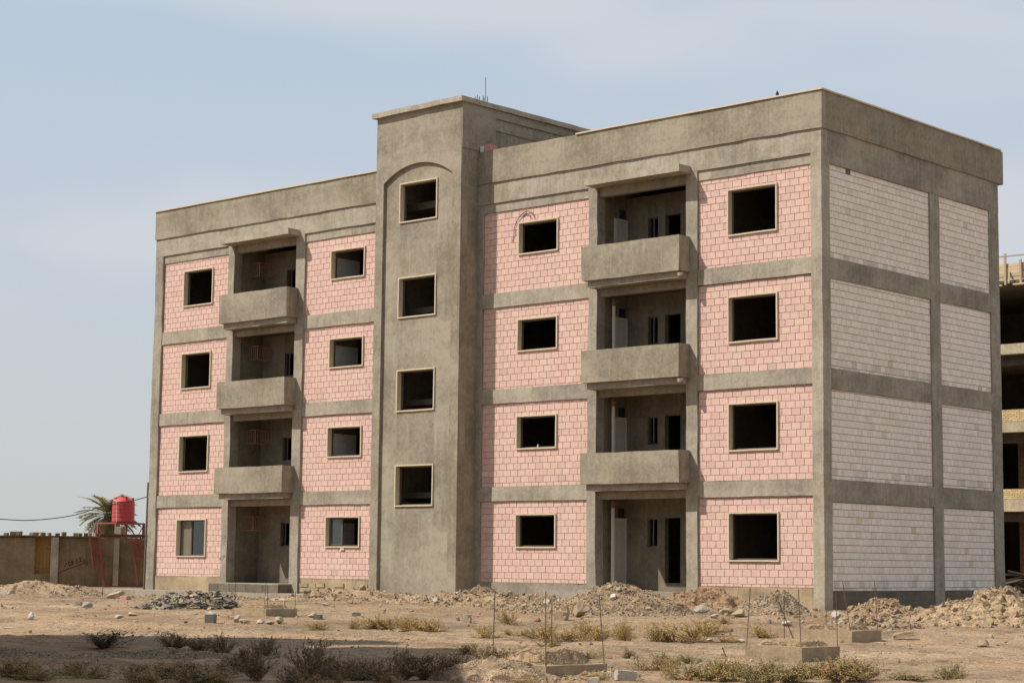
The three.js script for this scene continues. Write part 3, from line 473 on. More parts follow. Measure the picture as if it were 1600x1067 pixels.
{ // water tank on its stand
  const x1 = -44.6, x0 = -46.0, z1 = -8.4, z0 = -10.0, y = 2.98;
  const s = thing('tank_stand', 'rust-red angle steel stand carrying the red water tank', 'stand', [(x0 + x1) / 2, 0, (z0 + z1) / 2]), cx = (x0 + x1) / 2, cz = (z0 + z1) / 2, a = x1 - cx, d = z1 - cz;
  for (const [i, j] of [[-1, 1], [1, 1], [1, -1], [-1, -1]]) new MB().box(i * a - 0.05, i * a + 0.05, 0, y - 0.07, j * d - 0.05, j * d + 0.05).build('leg', M.standM, s);
  new MB().beam([-a - 0.05, y - 0.035, d], [a + 0.05, y - 0.035, d], 0.08, 0.07).beam([-a - 0.05, y - 0.035, -d], [a + 0.05, y - 0.035, -d], 0.08, 0.07).beam([a, y - 0.034, -d], [a, y - 0.034, d], 0.08, 0.069).beam([-a, y - 0.034, -d], [-a, y - 0.034, d], 0.08, 0.069).beam([0, y - 0.033, -d], [0, y - 0.033, d], 0.07, 0.06).build('top_frame', M.standM, s);
  new MB().beam([-a, y - 0.1, d], [-a + 0.55, y - 0.9, d], 0.03, 0.03).beam([a, y - 0.1, d], [a, y - 0.95, d - 0.6], 0.03, 0.03).beam([a, y - 0.1, -d], [a, y - 0.9, -d + 0.5], 0.03, 0.03).build('brace', M.standM, s);
  const t = thing('water_tank', 'red ribbed plastic water tank with a white pipe on a steel stand', 'water tank', [cx + 0.08, y, cz - 0.05]);
  const r = 0.53, pr = [[0.001, 0], [r - 0.03, 0], [r, 0.04]]; for (let i = 0; i < 5; i++) { const yb = 0.08 + i * 0.18; pr.push([r, yb], [r, yb + 0.13], [r - 0.018, yb + 0.145], [r - 0.018, yb + 0.165]); } pr.push([r, 0.99], [r - 0.02, 1.02], [0.40, 1.13], [0.30, 1.16], [0.29, 1.2], [0.001, 1.21]);
  mesh('body', uvMetres(new THREE.LatheGeometry(pr.map((p) => new THREE.Vector2(...p)), 40)), M.tank, t);
  new MB().bar([0, 1.16, 0], [0, 1.25, 0], 0.22, null, 24).build('lid', M.tank, t); for (const q of [0.4, 2.0, 3.6, 5.2]) new MB().box(0.40 * Math.cos(q) - 0.06, 0.40 * Math.cos(q) + 0.06, 1.06, 1.2, 0.40 * Math.sin(q) - 0.06, 0.40 * Math.sin(q) + 0.06, { wob: 0.02 }).build('lug', M.tank, t);
  new MB().tube([[-0.32, 1.12, 0.34], [-0.1, 1.06, 0.5], [0.16, 1.02, 0.56], [0.19, 0.98, 0.56], [0.21, 0.6, 0.56], [0.28, 0.1, 0.58], [0.32, -0.7, 0.6]], 0.014, null, 60).build('pipe', M.white, t);
}
{ // date palm
  const P = thing('palm_tree', 'short date palm with drooping dry lower fronds behind the red tank', 'palm tree', [-50.6, 0, -12.3]);
  const tr = new MB(); for (let i = 0; i < 16; i++) tr.bar([0, i * 0.22, 0], [0, i * 0.22 + 0.26, 0], 0.24 + rr(-0.02, 0.02), null, 12, 0.19); tr.build('trunk', std({ color: new THREE.Color().setRGB(0.10, 0.075, 0.05) }), P);
  const lm = M.leaf(1, 1, 1), Q = rng(99);
  for (let k = 0; k < 50; k++) {
    const az = k * 2.399 + Q() * 0.5, lift = k < 12 ? 1.3 - Q() * 0.45 : k < 32 ? 0.8 - (k - 12) * 0.055 + Q() * 0.2 : -0.4 - Q() * 0.8, L = k < 32 ? 1.3 + Q() * 0.45 : 1.15 + Q() * 0.35, dry = k >= 32, pts = [], ux = Math.cos(az), uz = Math.sin(az);
    let px = 0, py = 0, e = lift; for (let i = 0; i <= 12; i++) { pts.push([px, py]); px += Math.cos(e) * L / 12; py += Math.sin(e) * L / 12; e -= (dry ? 0.06 : 0.055 + 0.06 * Q()); }
    const pos = [], col = [], c0 = dry ? [0.50, 0.41, 0.27] : Q() < 0.35 ? [0.46, 0.37, 0.18] : [0.23, 0.235, 0.11];
    const tri = (a, b, c, cc) => { pos.push(...a, ...b, ...c); for (let q = 0; q < 3; q++) col.push(...cc); };
    const V = (r, y, s) => [ux * r - uz * s, 3.42 + y, uz * r + ux * s];
    for (let i = 0; i < 12; i++) { const [a, b] = pts[i], [c, d] = pts[i + 1], w = 0.022 * (1 - i / 13); tri(V(a, b, -w), V(a, b, w), V(c, d, 0), c0); tri(V(a, b + w, 0), V(a, b - w, 0), V(c, d, 0), c0);
      if (i > 1) for (let j = 0; j < 4; j++) for (const sd of [-1, 1]) { const f = (j + Q()) / 4, r = a + (c - a) * f, y = b + (d - b) * f, ll = (0.5 - Math.abs(i - 6) * 0.03) * (0.8 + 0.4 * Q()), kk = 0.75 + 0.5 * Q(), dr = dry ? -0.6 : -0.12 - 0.25 * Q();
        tri(V(r - 0.03, y - 0.01, 0), V(r + 0.03, y + 0.01, 0), V(r + (c - a) * 5 * ll, y + (d - b) * 5 * ll + dr * ll + (dry ? 0 : 0.1), sd * ll * 0.72), c0.map((v) => v * kk)); } }
    const g = new THREE.BufferGeometry(); g.setAttribute('position', new THREE.Float32BufferAttribute(pos, 3)); g.setAttribute('color', new THREE.Float32BufferAttribute(col, 3)); g.computeVertexNormals(); uvMetres(g);
    const fr = mesh('frond', g, lm, P); if (dry) fr.userData.label = 'dry hanging frond';
  }
}
tag(new MB().bar([-35.45, -0.1, -3.2], [-35.16, 4.45, -3.02], 0.045, null, 8).build('utility_pole', M.steel, scene), 'thin grey steel pole at the left end of the block', 'pole');
tag(new MB().tube([[-35.2, 3.86, -3.05], [-35.9, 3.62, -2.5], [-36.6, 3.46, -1.92], [-37.5, 3.08, -1.13], [-38.3, 2.9, -0.44], [-39.1, 2.82, 0.25], [-39.9, 2.86, 0.98], [-42, 3.0, 2.8], [-50, 3.7, 9]], 0.02, null, 80).build('power_cable', M.black, scene), 'black cable sagging from the steel pole across the sky at left', 'cable');

// ------------------------------------------------------------------ unfinished building behind, right edge
{
  const N = thing('concrete_frame_building', 'unfinished concrete frame building with yellow brick parapets at the right edge', 'building', [-7, 0, -24.7]);
  const W0 = -5, W1 = 9;
  for (const [a, b] of [[3.55, 4.04], [6.75, 7.17], [9.93, 10.35]]) { one('floor_slab', W0, W1, a, b, -9, 0, concrete([1.5, 1.45, 1.3], 5), N, 0.02); one('beam', W0, W1, a - 0.4, a, -0.75, -0.45, M.darkC, N, 0.01); }
  for (const x of [-4.6, 0.75, 4.6, 8.4]) for (const [a, b] of [[-0.5, 3.15], [4.04, 6.35], [7.17, 9.53], [10.35, 12.9]]) { one('column', x - 0.2, x + 0.2, a, b, -0.8, -0.4, M.shadeInner, N, 0.01); one('column', x - 0.9, x - 0.5, a, b, -5, -4.6, M.shadeInner, N, 0.01); }
  const brick = [], yc = () => { const k = rr(0.8, 1.1); return [0.74 * k, 0.58 * k, 0.31 * k]; };
  for (const [a, b] of [[4.042, 4.45], [7.172, 7.66]]) for (const r of courses(W0, W1, a, b, 0.24, 0.075, 0.012, yc, 0.075)) brick.push(blockGeo(r, 0.0, r[4]));
  new MB().box(W0, W1, 4.042, 4.44, -0.2, -0.015, { c: [0.25, 0.19, 0.1] }).box(W0, W1, 7.172, 7.65, -0.2, -0.015, { c: [0.25, 0.19, 0.1] }).build('brick_parapet', M.vc, N);
  stuff(mesh('parapet_bricks', mergeGeometries(brick), M.block, N));
  const bb = []; for (const [a, b] of [[-0.3, 3.5], [4.05, 6.7]]) for (const r of courses(-1, W1, a, b, 0.24, 0.08, 0.014, () => { const k = rr(0.6, 0.9); return [0.34 * k, 0.21 * k, 0.13 * k]; }, 0.08)) { const g = blockGeo(r, 0.0, r[4]); g.translate(0, 0, -2.5); bb.push(g); }
  new MB().box(-1, W1, -0.3, 3.5, -2.7, -2.512).box(-1, W1, 4.05, 6.7, -2.7, -2.512).build('inner_brick_wall', M.darkC, N); stuff(mesh('inner_wall_bricks', mergeGeometries(bb), M.block, N));
  one('rear_wall', W0, W1, -0.5, 12.9, -9.2, -9, M.shadeInner, N, 0); one('side_wall', W0 - 0.2, W0, -0.5, 12.9, -9, -0.1, M.shadeInner, N, 0); one('side_wall', W1, W1 + 0.2, -0.5, 12.9, -9, -0.1, M.shadeInner, N, 0);
  // timber formwork at roof level
  one('formwork_deck', W0, W1, 12.86, 12.95, -9, 0.02, M.shadeInner, N, 0);
  const tc = () => { const k = rr(0.75, 1.15); return [0.58 * k, 0.46 * k, 0.29 * k]; };
  for (let j = 0; j < 5; j++) for (let i = 0; i < 5; i++) { const y = 12.97 + j * 0.135, x = W0 + i * 2.8; new MB().box(x + rr(0, .06), x + 2.78, y, y + 0.125, 0.03 + rr(-0.02, 0.03), 0.06 + rr(0, 0.03), { c: tc(), wob: 0.02 }).build('formwork_plank', M.wood, N); }
  for (let i = 0; i < 20; i++) { const x = W0 + 0.15 + i * 0.68; new MB().box(x, x + 0.09, 12.75, 13.65 + (i % 3 === 1 ? 0.4 : i % 3 ? 0.1 : 0.3), 0.1, 0.16, { c: tc() }).build('formwork_post', M.wood, N); if (i % 2) new MB().beam([x + 0.35, 12.75, 0.45], [x + 0.2, 13.3, 0.12], 0.07, 0.05, tc()).build('formwork_brace', M.wood, N); }
  for (let i = 0; i < 26; i++) { const x = W0 + rr(0, 14); new MB().box(x, x + rr(0.5, 1.6), 12.70, 12.76, rr(0.0, 0.2), rr(0.25, 0.4), { c: tc() }).build('formwork_joist', M.wood, N); }
  new MB().beam([W0, 13.95, 0.13], [W1, 13.9, 0.13], 0.08, 0.05, tc()).build('formwork_rail', M.wood, N);
}
{
  const T = thing('timber_pile', 'heap of weathered timber poles beside the far corner of the block', 'timber pile', [-5, 0, -20.5]);
  const Q = rng(12); for (let i = 0; i < 60; i++) { const x = -0.9 + Q() * 4, y = 0.25 + Q() * 0.85 * (1 - Math.abs(x - 1.2) / 4), a = Q() * 0.9 - 0.45, L = 0.9 + Q() * 1.3, z = Q() * 1.2, e = (Q() - 0.4) * 0.7, k = 0.6 + Q() * 0.6; new MB().bar([x - L * Math.cos(a) * 0.5, y - e * L * 0.4, z - L * Math.sin(a) * 0.5], [x + L * Math.cos(a) * 0.5, y + e * L * 0.4, z + L * Math.sin(a) * 0.5], 0.035 + Q() * 0.03, [0.24 * k, 0.18 * k, 0.12 * k], 6).build('pole', M.wood, T); }
}
{ // taller block to the left of the camera, out of frame: its stepped roofline throws the foreground shade
  const G = thing('apartment_building', 'plain grey concrete block beyond the left edge whose shade covers the foreground', 'building', [-4.57, -0.42, 26.83], 0.73494);
  one('wall', -12, 0, -0.3, 12.0, 0, 2.0, M.para, G, 0); one('wall', -12, 0, -0.3, 10.0, 2.0, 2.9, M.para, G, 0); one('wall', -12, 0, -0.3, 13.7, 2.9, 30, M.para, G, 0);
  for (let s = 0; s < 4; s++) for (let i = 0; i < 6; i++) { const y = 1.2 + s * 3.2, z = 5 + i * 4; const w = new MB().box(0.0, 0.05, y - 0.06, y, z - 0.06, z + 1.86).box(0.0, 0.05, y + 1.4, y + 1.46, z - 0.06, z + 1.86).box(0.0, 0.05, y, y + 1.4, z - 0.06, z).box(0.0, 0.05, y, y + 1.4, z + 1.8, z + 1.86).build('window', M.cream, G); new MB().box(0.001, 0.012, y, y + 1.4, z, z + 1.8).build('pane', M.alum, w); }
}

// ------------------------------------------------------------------ heaps, footings, rubble, rocks
function rockGeo(seed, detail = 1, flatness = 1) {
  const g = new THREE.IcosahedronGeometry(0.5, detail), p = g.attributes.position, Q = rng(seed), pl = []; for (let i = 0; i < 9; i++) { const v = new THREE.Vector3(Q() - 0.5, Q() - 0.5, Q() - 0.5).normalize(); pl.push([v, 0.2 + Q() * 0.2]); }
  const v = new THREE.Vector3(); for (let i = 0; i < p.count; i++) { v.fromBufferAttribute(p, i); const k = 0.8 + 0.5 * fbm(v.x * 3 + seed, v.y * 3 + v.z * 2.3, seed, 3); v.multiplyScalar(k); for (const [n, d] of pl) { const e = v.dot(n) - d; if (e > 0) v.addScaledVector(n, -e); } p.setXYZ(i, v.x, v.y * flatness, v.z); }
  g.computeVertexNormals(); uvMetres(g, seed, seed); return paint(g, [1, 1, 1]);
}
function angular(seed) {                                                              // faceted chip of broken stone
  const g = new THREE.IcosahedronGeometry(0.5, 0), p = g.attributes.position; for (let i = 0; i < p.count; i++) { const x = p.getX(i), y = p.getY(i), z = p.getZ(i), q = (a) => h2(Math.round(x * 40) + a * 7, Math.round(y * 40) * 131 + Math.round(z * 40), seed + a); const k = 0.55 + 0.75 * q(1); p.setXYZ(i, x * k * (0.8 + 0.5 * q(2)), y * k * (0.55 + 0.4 * q(3)), z * k * (0.7 + 0.5 * q(4))); }
  g.computeVertexNormals(); uvMetres(g, seed, seed); return paint(g, [1, 1, 1]);
}
const CLODS = [5, 6, 7].map((i) => angular(i * 17));
const ROCKS = [1, 2, 3, 4, 5, 6].map((i) => rockGeo(i * 7 + 1, 2)), STONES = [1, 2, 3, 4].map((i) => angular(i * 13)), SHARDS = [1, 2, 3].map((i) => { const Q = rng(i * 31), n = 4 + (i % 2), s = new THREE.Shape(); for (let k = 0; k < n; k++) { const a = (k + (Q() - 0.5) * 0.6) / n * 6.283, r = 0.32 + Q() * 0.28; k ? s.lineTo(r * Math.cos(a) * 1.25, r * Math.sin(a) * 0.8) : s.moveTo(r * Math.cos(a) * 1.25, r * Math.sin(a) * 0.8); } s.closePath(); const g = new THREE.ExtrudeGeometry(s, { depth: 0.09, bevelEnabled: false }); g.rotateX(-Math.PI / 2); uvMetres(g, i, i); return paint(g, [1, 1, 1]); });
function instances(name, parent, geo, list) {                                        // list: [x, y, z, size, stretch, rgb]
  const m = new THREE.InstancedMesh(geo, M.stone, list.length), q = new THREE.Quaternion(), e = new THREE.Euler(), mt = new THREE.Matrix4(), c = new THREE.Color();
  list.forEach(([x, y, z, s, st, col], i) => { e.set(rr(-0.5, 0.5) * (st > 2 ? 1.1 : 6), rr(0, 6.3), rr(-0.5, 0.5) * (st > 2 ? 1.1 : 6)); q.setFromEuler(e); mt.compose(new THREE.Vector3(x, y, z), q, new THREE.Vector3(s * rr(0.8, 1.3), s * rr(0.6, 1), s * rr(0.7, 1.2))); m.setMatrixAt(i, mt); m.setColorAt(i, c.setRGB(...col)); });
  m.name = parent === scene ? numbered(name) : name; m.castShadow = m.receiveShadow = true; parent.add(m); return stuff(m);
}
const greyC = () => { const k = rr(0.6, 1.15); return [0.33 * k, 0.29 * k, 0.225 * k]; }, darkC = () => { const k = rr(0.5, 1.2); return [0.20 * k, 0.172 * k, 0.135 * k]; }, sandC = () => { const k = rr(0.7, 1.1); return [0.38 * k, 0.275 * k, 0.165 * k]; }, whiteC = () => { const k = rr(0.8, 1.05); return [0.60 * k, 0.55 * k, 0.47 * k]; }, pinkC = () => { const k = rr(0.8, 1.05); return [0.58 * k, 0.33 * k, 0.27 * k]; };
const mixC = (w) => () => { const t = R(); return t < w[0] ? greyC() : t < w[0] + w[1] ? darkC() : t < w[0] + w[1] + w[2] ? sandC() : t < 0.975 ? whiteC() : pinkC(); };
const cube = (() => { const cache = []; return (i) => cache[i] ??= (() => { const g = new MB(); g.box(-0.5, 0.5, -0.5, 0.5, -0.5, 0.5, { wob: 0 }); const b = new THREE.BoxGeometry(1, 1, 1, 4, 4, 4), p = b.attributes.position; for (let k = 0; k < p.count; k++) { const x = p.getX(k), y = p.getY(k), z = p.getZ(k), n = fbm(x * 2 + i * 5, y * 2 + z * 2.7, i + 70, 3) - 0.5, c = Math.max(0, Math.abs(x) + Math.abs(y) + Math.abs(z) - 1.25 - n) * 0.35; p.setXYZ(k, x * (1 - c + n * 0.12), y * (1 - c + n * 0.1), z * (1 - c + n * 0.12)); } const f = b.toNonIndexed(); f.computeVertexNormals(); uvMetres(f, i, i); return paint(f, [1, 1, 1]); })(); })();
function heap(name, label, category, x, z, rx, rz, h, o = {}) {
  const { turn = 0, noise = 0.35, pow = 1.5, flatTop = 0, tint = [1, 1, 1], seed = 1, n = 0, size = [0.03, 0.12], col = greyC, geo = STONES, lean = [0, 0], clods = 0, clodMax = 0.19, chunks = 0 } = o;
  const y0 = gY(x, z), H = thing(name, label, category, [x, y0, z], turn), c = Math.cos(turn), s = Math.sin(turn), NA = 96, NR = 40;
  const base = (u, v) => gY(x + u * c + v * s, z - u * s + v * c) - y0;
  const f = (u, v) => {
    const cu = u / rx - lean[0] * 0.3, cv = v / rz - lean[1] * 0.3, an = Math.atan2(v, u), rad = Math.hypot(u / rx, v / rz), edge = 1 + (fbm(Math.cos(an) * 1.7 + seed, Math.sin(an) * 1.7, seed + 3, 3) - 0.5) * 0.7;
    const r = clamp(Math.hypot(cu, cv) / edge), rim = clamp((1 - rad) * 5); let k = Math.pow(1 - Math.pow(r, pow), 1.25); if (flatTop) k = Math.min(k, flatTop) / flatTop;
    const nn = (fbm(u * 2.2 + seed * 3, v * 2.2, seed, 5) - 0.5) * noise + (fbm(u * 7, v * 7 + seed, seed + 7, 4) - 0.5) * noise * 0.75;
    return base(u, v) - 0.05 + rim * (0.05 + h * k * (1 + nn * 1.3) + h * nn * 0.35 * (k > 0.02 ? 1 : 0));
  };
  const pos = [], idx = [], colr = [];
  for (let j = 0; j <= NR; j++) for (let i = 0; i <= NA; i++) { const a = i / NA * Math.PI * 2, r = j / NR * 1.0, u = rx * r * Math.cos(a), v = rz * r * Math.sin(a), k = 0.85 + 0.35 * fbm(u * 3, v * 3, seed + 20, 3); pos.push(u, f(u, v), v); colr.push(tint[0] * k, tint[1] * k, tint[2] * k); if (j < NR && i < NA) { const q = j * (NA + 1) + i; idx.push(q, q + 1, q + NA + 1, q + 1, q + NA + 2, q + NA + 1); } }
  const g = new THREE.BufferGeometry(); g.setAttribute('position', new THREE.Float32BufferAttribute(pos, 3)); g.setAttribute('color', new THREE.Float32BufferAttribute(colr, 3)); g.setIndex(idx); g.computeVertexNormals(); uvMetres(g, seed, seed * 2);
  mesh('earth', g, M.sand, H);
  const L = geo.map(() => []); for (let i = 0; i < n; i++) { const a = R() * 6.283, r = Math.sqrt(R()) * 0.97, u = rx * r * Math.cos(a), v = rz * r * Math.sin(a), sz = size[0] + (size[1] - size[0]) * Math.pow(R(), 2.6); L[i % geo.length].push([u, f(u, v) + sz * 0.15, v, sz, geo === SHARDS ? 3 : 1, col()]); }
  if (n) L.forEach((l, i) => instances('rubble', H, geo[i], l));
  const CL = CLODS.map(() => []); for (let i = 0; i < clods; i++) { const a = R() * 6.283, r = Math.sqrt(R()) * 0.95, u = rx * r * Math.cos(a), v = rz * r * Math.sin(a), sz = 0.03 + clodMax * Math.pow(R(), 4.5); CL[i % 3].push([u, f(u, v) + sz * 0.1, v, sz, 1, [0.36, 0.255, 0.152].map((v) => v * rr(0.85, 1.05))]); }
  if (clods) CL.forEach((l, i) => instances('clods', H, CLODS[i], l));
  if (chunks) { const l = []; for (let i = 0; i < chunks; i++) { const a = R() * 6.283, r = Math.sqrt(R()) * 0.95, u = rx * r * Math.cos(a), v = rz * r * Math.sin(a), sz = rr(0.07, 0.17), t = R(); l.push([u, f(u, v) + sz * 0.15, v, sz, 1, t < 0.6 ? sandC() : t < 0.9 ? greyC() : t < 0.94 ? pinkC() : whiteC()]); } instances('block_fragments', H, cube(31), l); }
  return (wx, wz) => { const dx = wx - x, dz = wz - z; return y0 + f(dx * c - dz * s, dx * s + dz * c); };
}
heap('rubble_heap', 'heap of dark grey broken slabs in front of the left bay', 'rubble', -10.5, 14.3, 1.45, 1.4, 0.40, { turn: 0.75, n: 1500, size: [0.05, 0.25], col: mixC([0.74, 0.18, 0.06]), geo: SHARDS, seed: 4, lean: [0.5, 0] });
heap('rubble_heap', 'large gravelly heap before the right-hand entrance step', 'rubble', -2.0, 6.9, 2.3, 2.8, 0.66, { turn: 0.75, n: 7000, size: [0.014, 0.085], col: mixC([0.27, 0.05, 0.65]), chunks: 26, seed: 7, noise: 0.3 });
heap('rubble_heap', 'small grey heap of chippings left of the corner column', 'rubble', 0.7, 3.7, 1.15, 1.4, 0.45, { turn: 0.75, n: 3200, size: [0.014, 0.07], col: mixC([0.5, 0.16, 0.28]), seed: 9 });
const mound = heap('earth_mound', 'big cloddy mound of excavated earth at the lower right corner of the block', 'earth mound', 7.0, 2.7, 3.4, 3.0, 0.70, { turn: 0.73, noise: 0.42, seed: 12, clods: 1600, clodMax: 0.20, n: 2200, size: [0.02, 0.08], col: sandC, pow: 1.7, lean: [0.35, -0.2] });
heap('earth_mound', 'low earth mound at the foot of the shaded side wall', 'earth mound', 3.0, 1.9, 1.1, 1.1, 0.40, { turn: 0.7, noise: 0.5, seed: 15, clods: 260, n: 300, col: sandC });
heap('earth_mound', 'low sandy mound with stones below the red gate frame', 'earth mound', -29.2, 4.6, 1.5, 1.4, 0.34, { turn: 0.7, noise: 0.4, seed: 17, clods: 40, n: 200, size: [0.03, 0.15], col: mixC([0.3, 0.05, 0.55]) });
heap('earth_mound', 'long low bank of sand along the compound wall at far left', 'earth mound', -33.5, 3.2, 2.6, 1.2, 0.36, { turn: 0.72, noise: 0.35, seed: 19, clods: 60, n: 160, col: sandC });
heap('earth_mound', 'mound of loose soil around the nearest footing', 'earth mound', 11.15, 25.95, 1.25, 0.95, 0.30, { turn: 0.73, noise: 0.4, seed: 23, clods: 90, clodMax: 0.06, n: 420, size: [0.01, 0.04], col: sandC, lean: [-0.1, 0.2] });
heap('earth_mound', 'reddish spoil bank between the entrance step and the corner', 'earth mound', -2.3, 2.6, 1.9, 1.5, 0.52, { turn: 0.72, noise: 0.5, seed: 27, clods: 120, n: 300, col: sandC, tint: [1.02, 0.9, 0.84] });
heap('rubble_heap', 'strip of broken block and stone below the stair tower', 'rubble', -9.3, 4.3, 3.2, 1.6, 0.34, { turn: 0.72, noise: 0.5, seed: 31, n: 1500, size: [0.02, 0.12], col: mixC([0.3, 0.05, 0.6]), clods: 60, chunks: 22 });
heap('rubble_heap', 'spread of stony rubble left of the large gravelly heap', 'rubble', -4.2, 7.2, 1.7, 1.6, 0.30, { turn: 0.72, noise: 0.5, seed: 33, n: 1700, size: [0.02, 0.11], col: mixC([0.38, 0.08, 0.48]), chunks: 16 });
heap('rubble_heap', 'earth and rock spill at the dark end of the far-right footing', 'rubble', 6.1, 7.4, 1.2, 1.0, 0.30, { turn: 0.72, noise: 0.5, seed: 35, n: 400, size: [0.03, 0.18], col: mixC([0.3, 0.05, 0.62]), clods: 80, chunks: 10 });
heap('rubble_heap', 'low tumble of earth and stone left of the stair tower', 'rubble', -15.2, 4.2, 3.4, 1.3, 0.30, { turn: 0.72, noise: 0.55, seed: 37, n: 700, size: [0.025, 0.16], col: mixC([0.25, 0.05, 0.66]), clods: 90, chunks: 18 });
heap('earth_mound', 'low lump of soil on the right front of the nearest footing', 'earth mound', 12.2, 24.75, 0.7, 0.6, 0.09, { turn: 0.73, noise: 0.5, seed: 53, clods: 60, clodMax: 0.06, n: 260, size: [0.01, 0.05], col: sandC });
heap('rubble_heap', 'low debris spread along the strip left of the far footing', 'rubble', -18.5, 6.4, 3.0, 1.3, 0.24, { turn: 0.72, noise: 0.6, seed: 57, n: 700, size: [0.02, 0.13], col: mixC([0.25, 0.05, 0.64]), clods: 70, chunks: 10 });
heap('gravel_patch', 'dark gravel spread at the far left of the shaded foreground', 'gravel', 1.7, 27.7, 1.35, 0.9, 0.11, { turn: 0.73, n: 1900, size: [0.014, 0.05], col: mixC([0.5, 0.34, 0.15]), seed: 41, noise: 0.6, tint: [0.82, 0.84, 0.88] });
heap('gravel_patch', 'long dark gravel spread behind the front left bushes', 'gravel', 3.9, 26.0, 2.0, 0.8, 0.10, { turn: 0.73, n: 2400, size: [0.014, 0.05], col: mixC([0.5, 0.34, 0.15]), seed: 43, noise: 0.6, tint: [0.84, 0.86, 0.9] });

function footing(label, x0, x1, z0, z1, top, bottom, rods, sand, seed) {
  const f = thing('concrete_footing', label, 'footing', [(x0 + x1) / 2, 0, (z0 + z1) / 2]), a = (x1 - x0) / 2, d = (z1 - z0) / 2;
  one('block', -a, a, bottom, top, -d, d, concrete([1.12, 1.0, 0.82], 1.7), f, 0.03);
  const NA = 80, NR = 30, pos = [], idx = [], col = []; for (let j = 0; j <= NR; j++) for (let i = 0; i <= NA; i++) { const t = i / NA * 6.2832, r = j / NR, cs = Math.cos(t), sn = Math.sin(t), q = 1 / Math.pow(Math.pow(Math.abs(cs), 5) + Math.pow(Math.abs(sn), 5), 0.2), u = cs * q * r * a * 0.93 - 0.03, v = sn * q * r * d * 0.93, k = sm(clamp((1 - r) * (sand > 0.15 ? 2.6 : 4))); pos.push(u, top - 0.01 + sand * k * (0.8 + 0.4 * fbm(u * 4 + seed, v * 4, seed, 4)) + (fbm(u * 14 + seed, v * 14, seed + 5, 3) - 0.5) * 0.05 * Math.min(1, k * 3) , v); col.push(1, 0.97, 0.92); if (j < NR && i < NA) { const n = j * (NA + 1) + i; idx.push(n, n + 1, n + NA + 1, n + 1, n + NA + 2, n + NA + 1); } }
  const g = new THREE.BufferGeometry(); g.setAttribute('position', new THREE.Float32BufferAttribute(pos, 3)); g.setAttribute('color', new THREE.Float32BufferAttribute(col, 3)); g.setIndex(idx); g.computeVertexNormals(); uvMetres(g, seed, 0); mesh('sand_fill', g, M.sand, f);
  for (const [i, j, h, lx, lz, hook] of rods) { const p = [i * a * 0.95, top - 0.05, j * d * 0.95], q = [p[0] + lx, top + h, p[2] + lz], m = new MB().bar(p, q, 0.0078, null, 6); if (hook) m.bar(q, [q[0] - 0.09, q[1] + 0.01, q[2]], 0.0078, null, 6); m.build('rebar', M.rust, f); }
}
footing('nearest concrete footing heaped with sand, four tall rebars', 10.45, 11.55, 23.85, 25.25, -0.25, -0.6, [[-1, 1, 1.05, 0.08, 0.05], [1, 1, 1.06, 0.03, 0.05], [-1, -1, 0.95, 0, 0], [1, -1, 0.98, -0.09, 0.02, 1]], 0.22, 3);
footing('pale concrete footing with dark right face, left of the yellow-green bushes', 10.25, 11.42, 17.25, 18.45, -0.155, -0.6, [[-1.02, 1.02, 0.98, 0.08, 0], [-1, -1, 0.85, 0, 0], [1, 1, 0.98, -0.03, 0.03], [1, -1, 0.92, 0, 0.03]], 0.10, 5);
footing('rear right concrete footing below the white rubble and hollow block', 7.2, 8.6, 11.2, 12.35, -0.075, -0.55, [[0.97, 0.97, 1.02, -0.12, 0.1], [-0.9, -0.9, 0.45, 0, 0], [0.5, -1, 0.25, 0, 0], [0.97, -0.95, 1.0, -0.05, 0.03]], 0.10, 7);
footing('far left concrete footing near the dark slab heap', -6.42, -5.19, 15.15, 16.15, 0.09, -0.4, [[-0.98, 0.98, 0.62, 0.04, 0.02], [0.9, 0.98, 0.6, 0.03, 0], [1, 0.9, 0.55, 0, 0], [0.98, -0.98, 0.42, 0, 0], [0.4, -0.9, 0.2, 0, 0]], 0.10, 9);
const rod = (label, a, b) => tag(new MB().bar(a, b, 0.011, null, 6).build('rebar', M.rust, scene), label, 'rebar');
rod('slanting rusty bar between the two right-hand footings', [7.13, -0.32, 12.25], [6.95, 0.46, 12.53]); rod('short bent bar left of the pale footing', [9.71, -0.45, 18.23], [9.66, -0.22, 18.31]); rod('single thin bar at the left end of the concrete strip', [-25.17, -0.1, 6.34], [-25.13, 0.55, 6.39]);

// rocks and single blocks
function place(geo, name, label, cat, x, z, w, h, mat, o = {}) { const m = mesh(name, geo, mat, scene), d = o.d ?? w; w *= 0.86; h *= 0.86; m.scale.set(w, h, d * 0.86); m.rotation.set(o.rx ?? 0, o.ry ?? R() * 6, o.rz ?? 0); m.position.set(x, (o.y ?? gY(x, z)) + h * (o.sink ?? 0.27), z); return tag(m, label, cat, o.group); }
const st = (r, g, b) => std({ color: new THREE.Color().setRGB(r, g, b), map: rep(grain, 0.8), bumpMap: rep(cBump, 0.6), bumpScale: 0.01 });
const sW = st(0.58, 0.53, 0.45), sG = st(0.40, 0.37, 0.31), sT = st(0.44, 0.335, 0.215), sC = st(0.52, 0.43, 0.29), sP = st(0.62, 0.35, 0.29), sD = st(0.20, 0.18, 0.16), sR = st(0.36, 0.14, 0.09), sB = st(0.26, 0.15, 0.09);
const rk = (i) => ROCKS[i % 6];
place(cube(1), 'rock', 'white angular boulder at the far left beside the sand bank', 'rock', -28.02, 8.24, 0.42, 0.26, sW, { ry: 0.3 });
place(cube(2), 'block', 'pale block on the sandy mound beneath the red frame', 'block', -25.24, 6.68, 0.3, 0.22, sC, { ry: 0.7 });
place(cube(3), 'block', 'small grey block left of two stones on the track', 'block', -12.97, 15.97, 0.2, 0.15, sG, { ry: 0.6 });
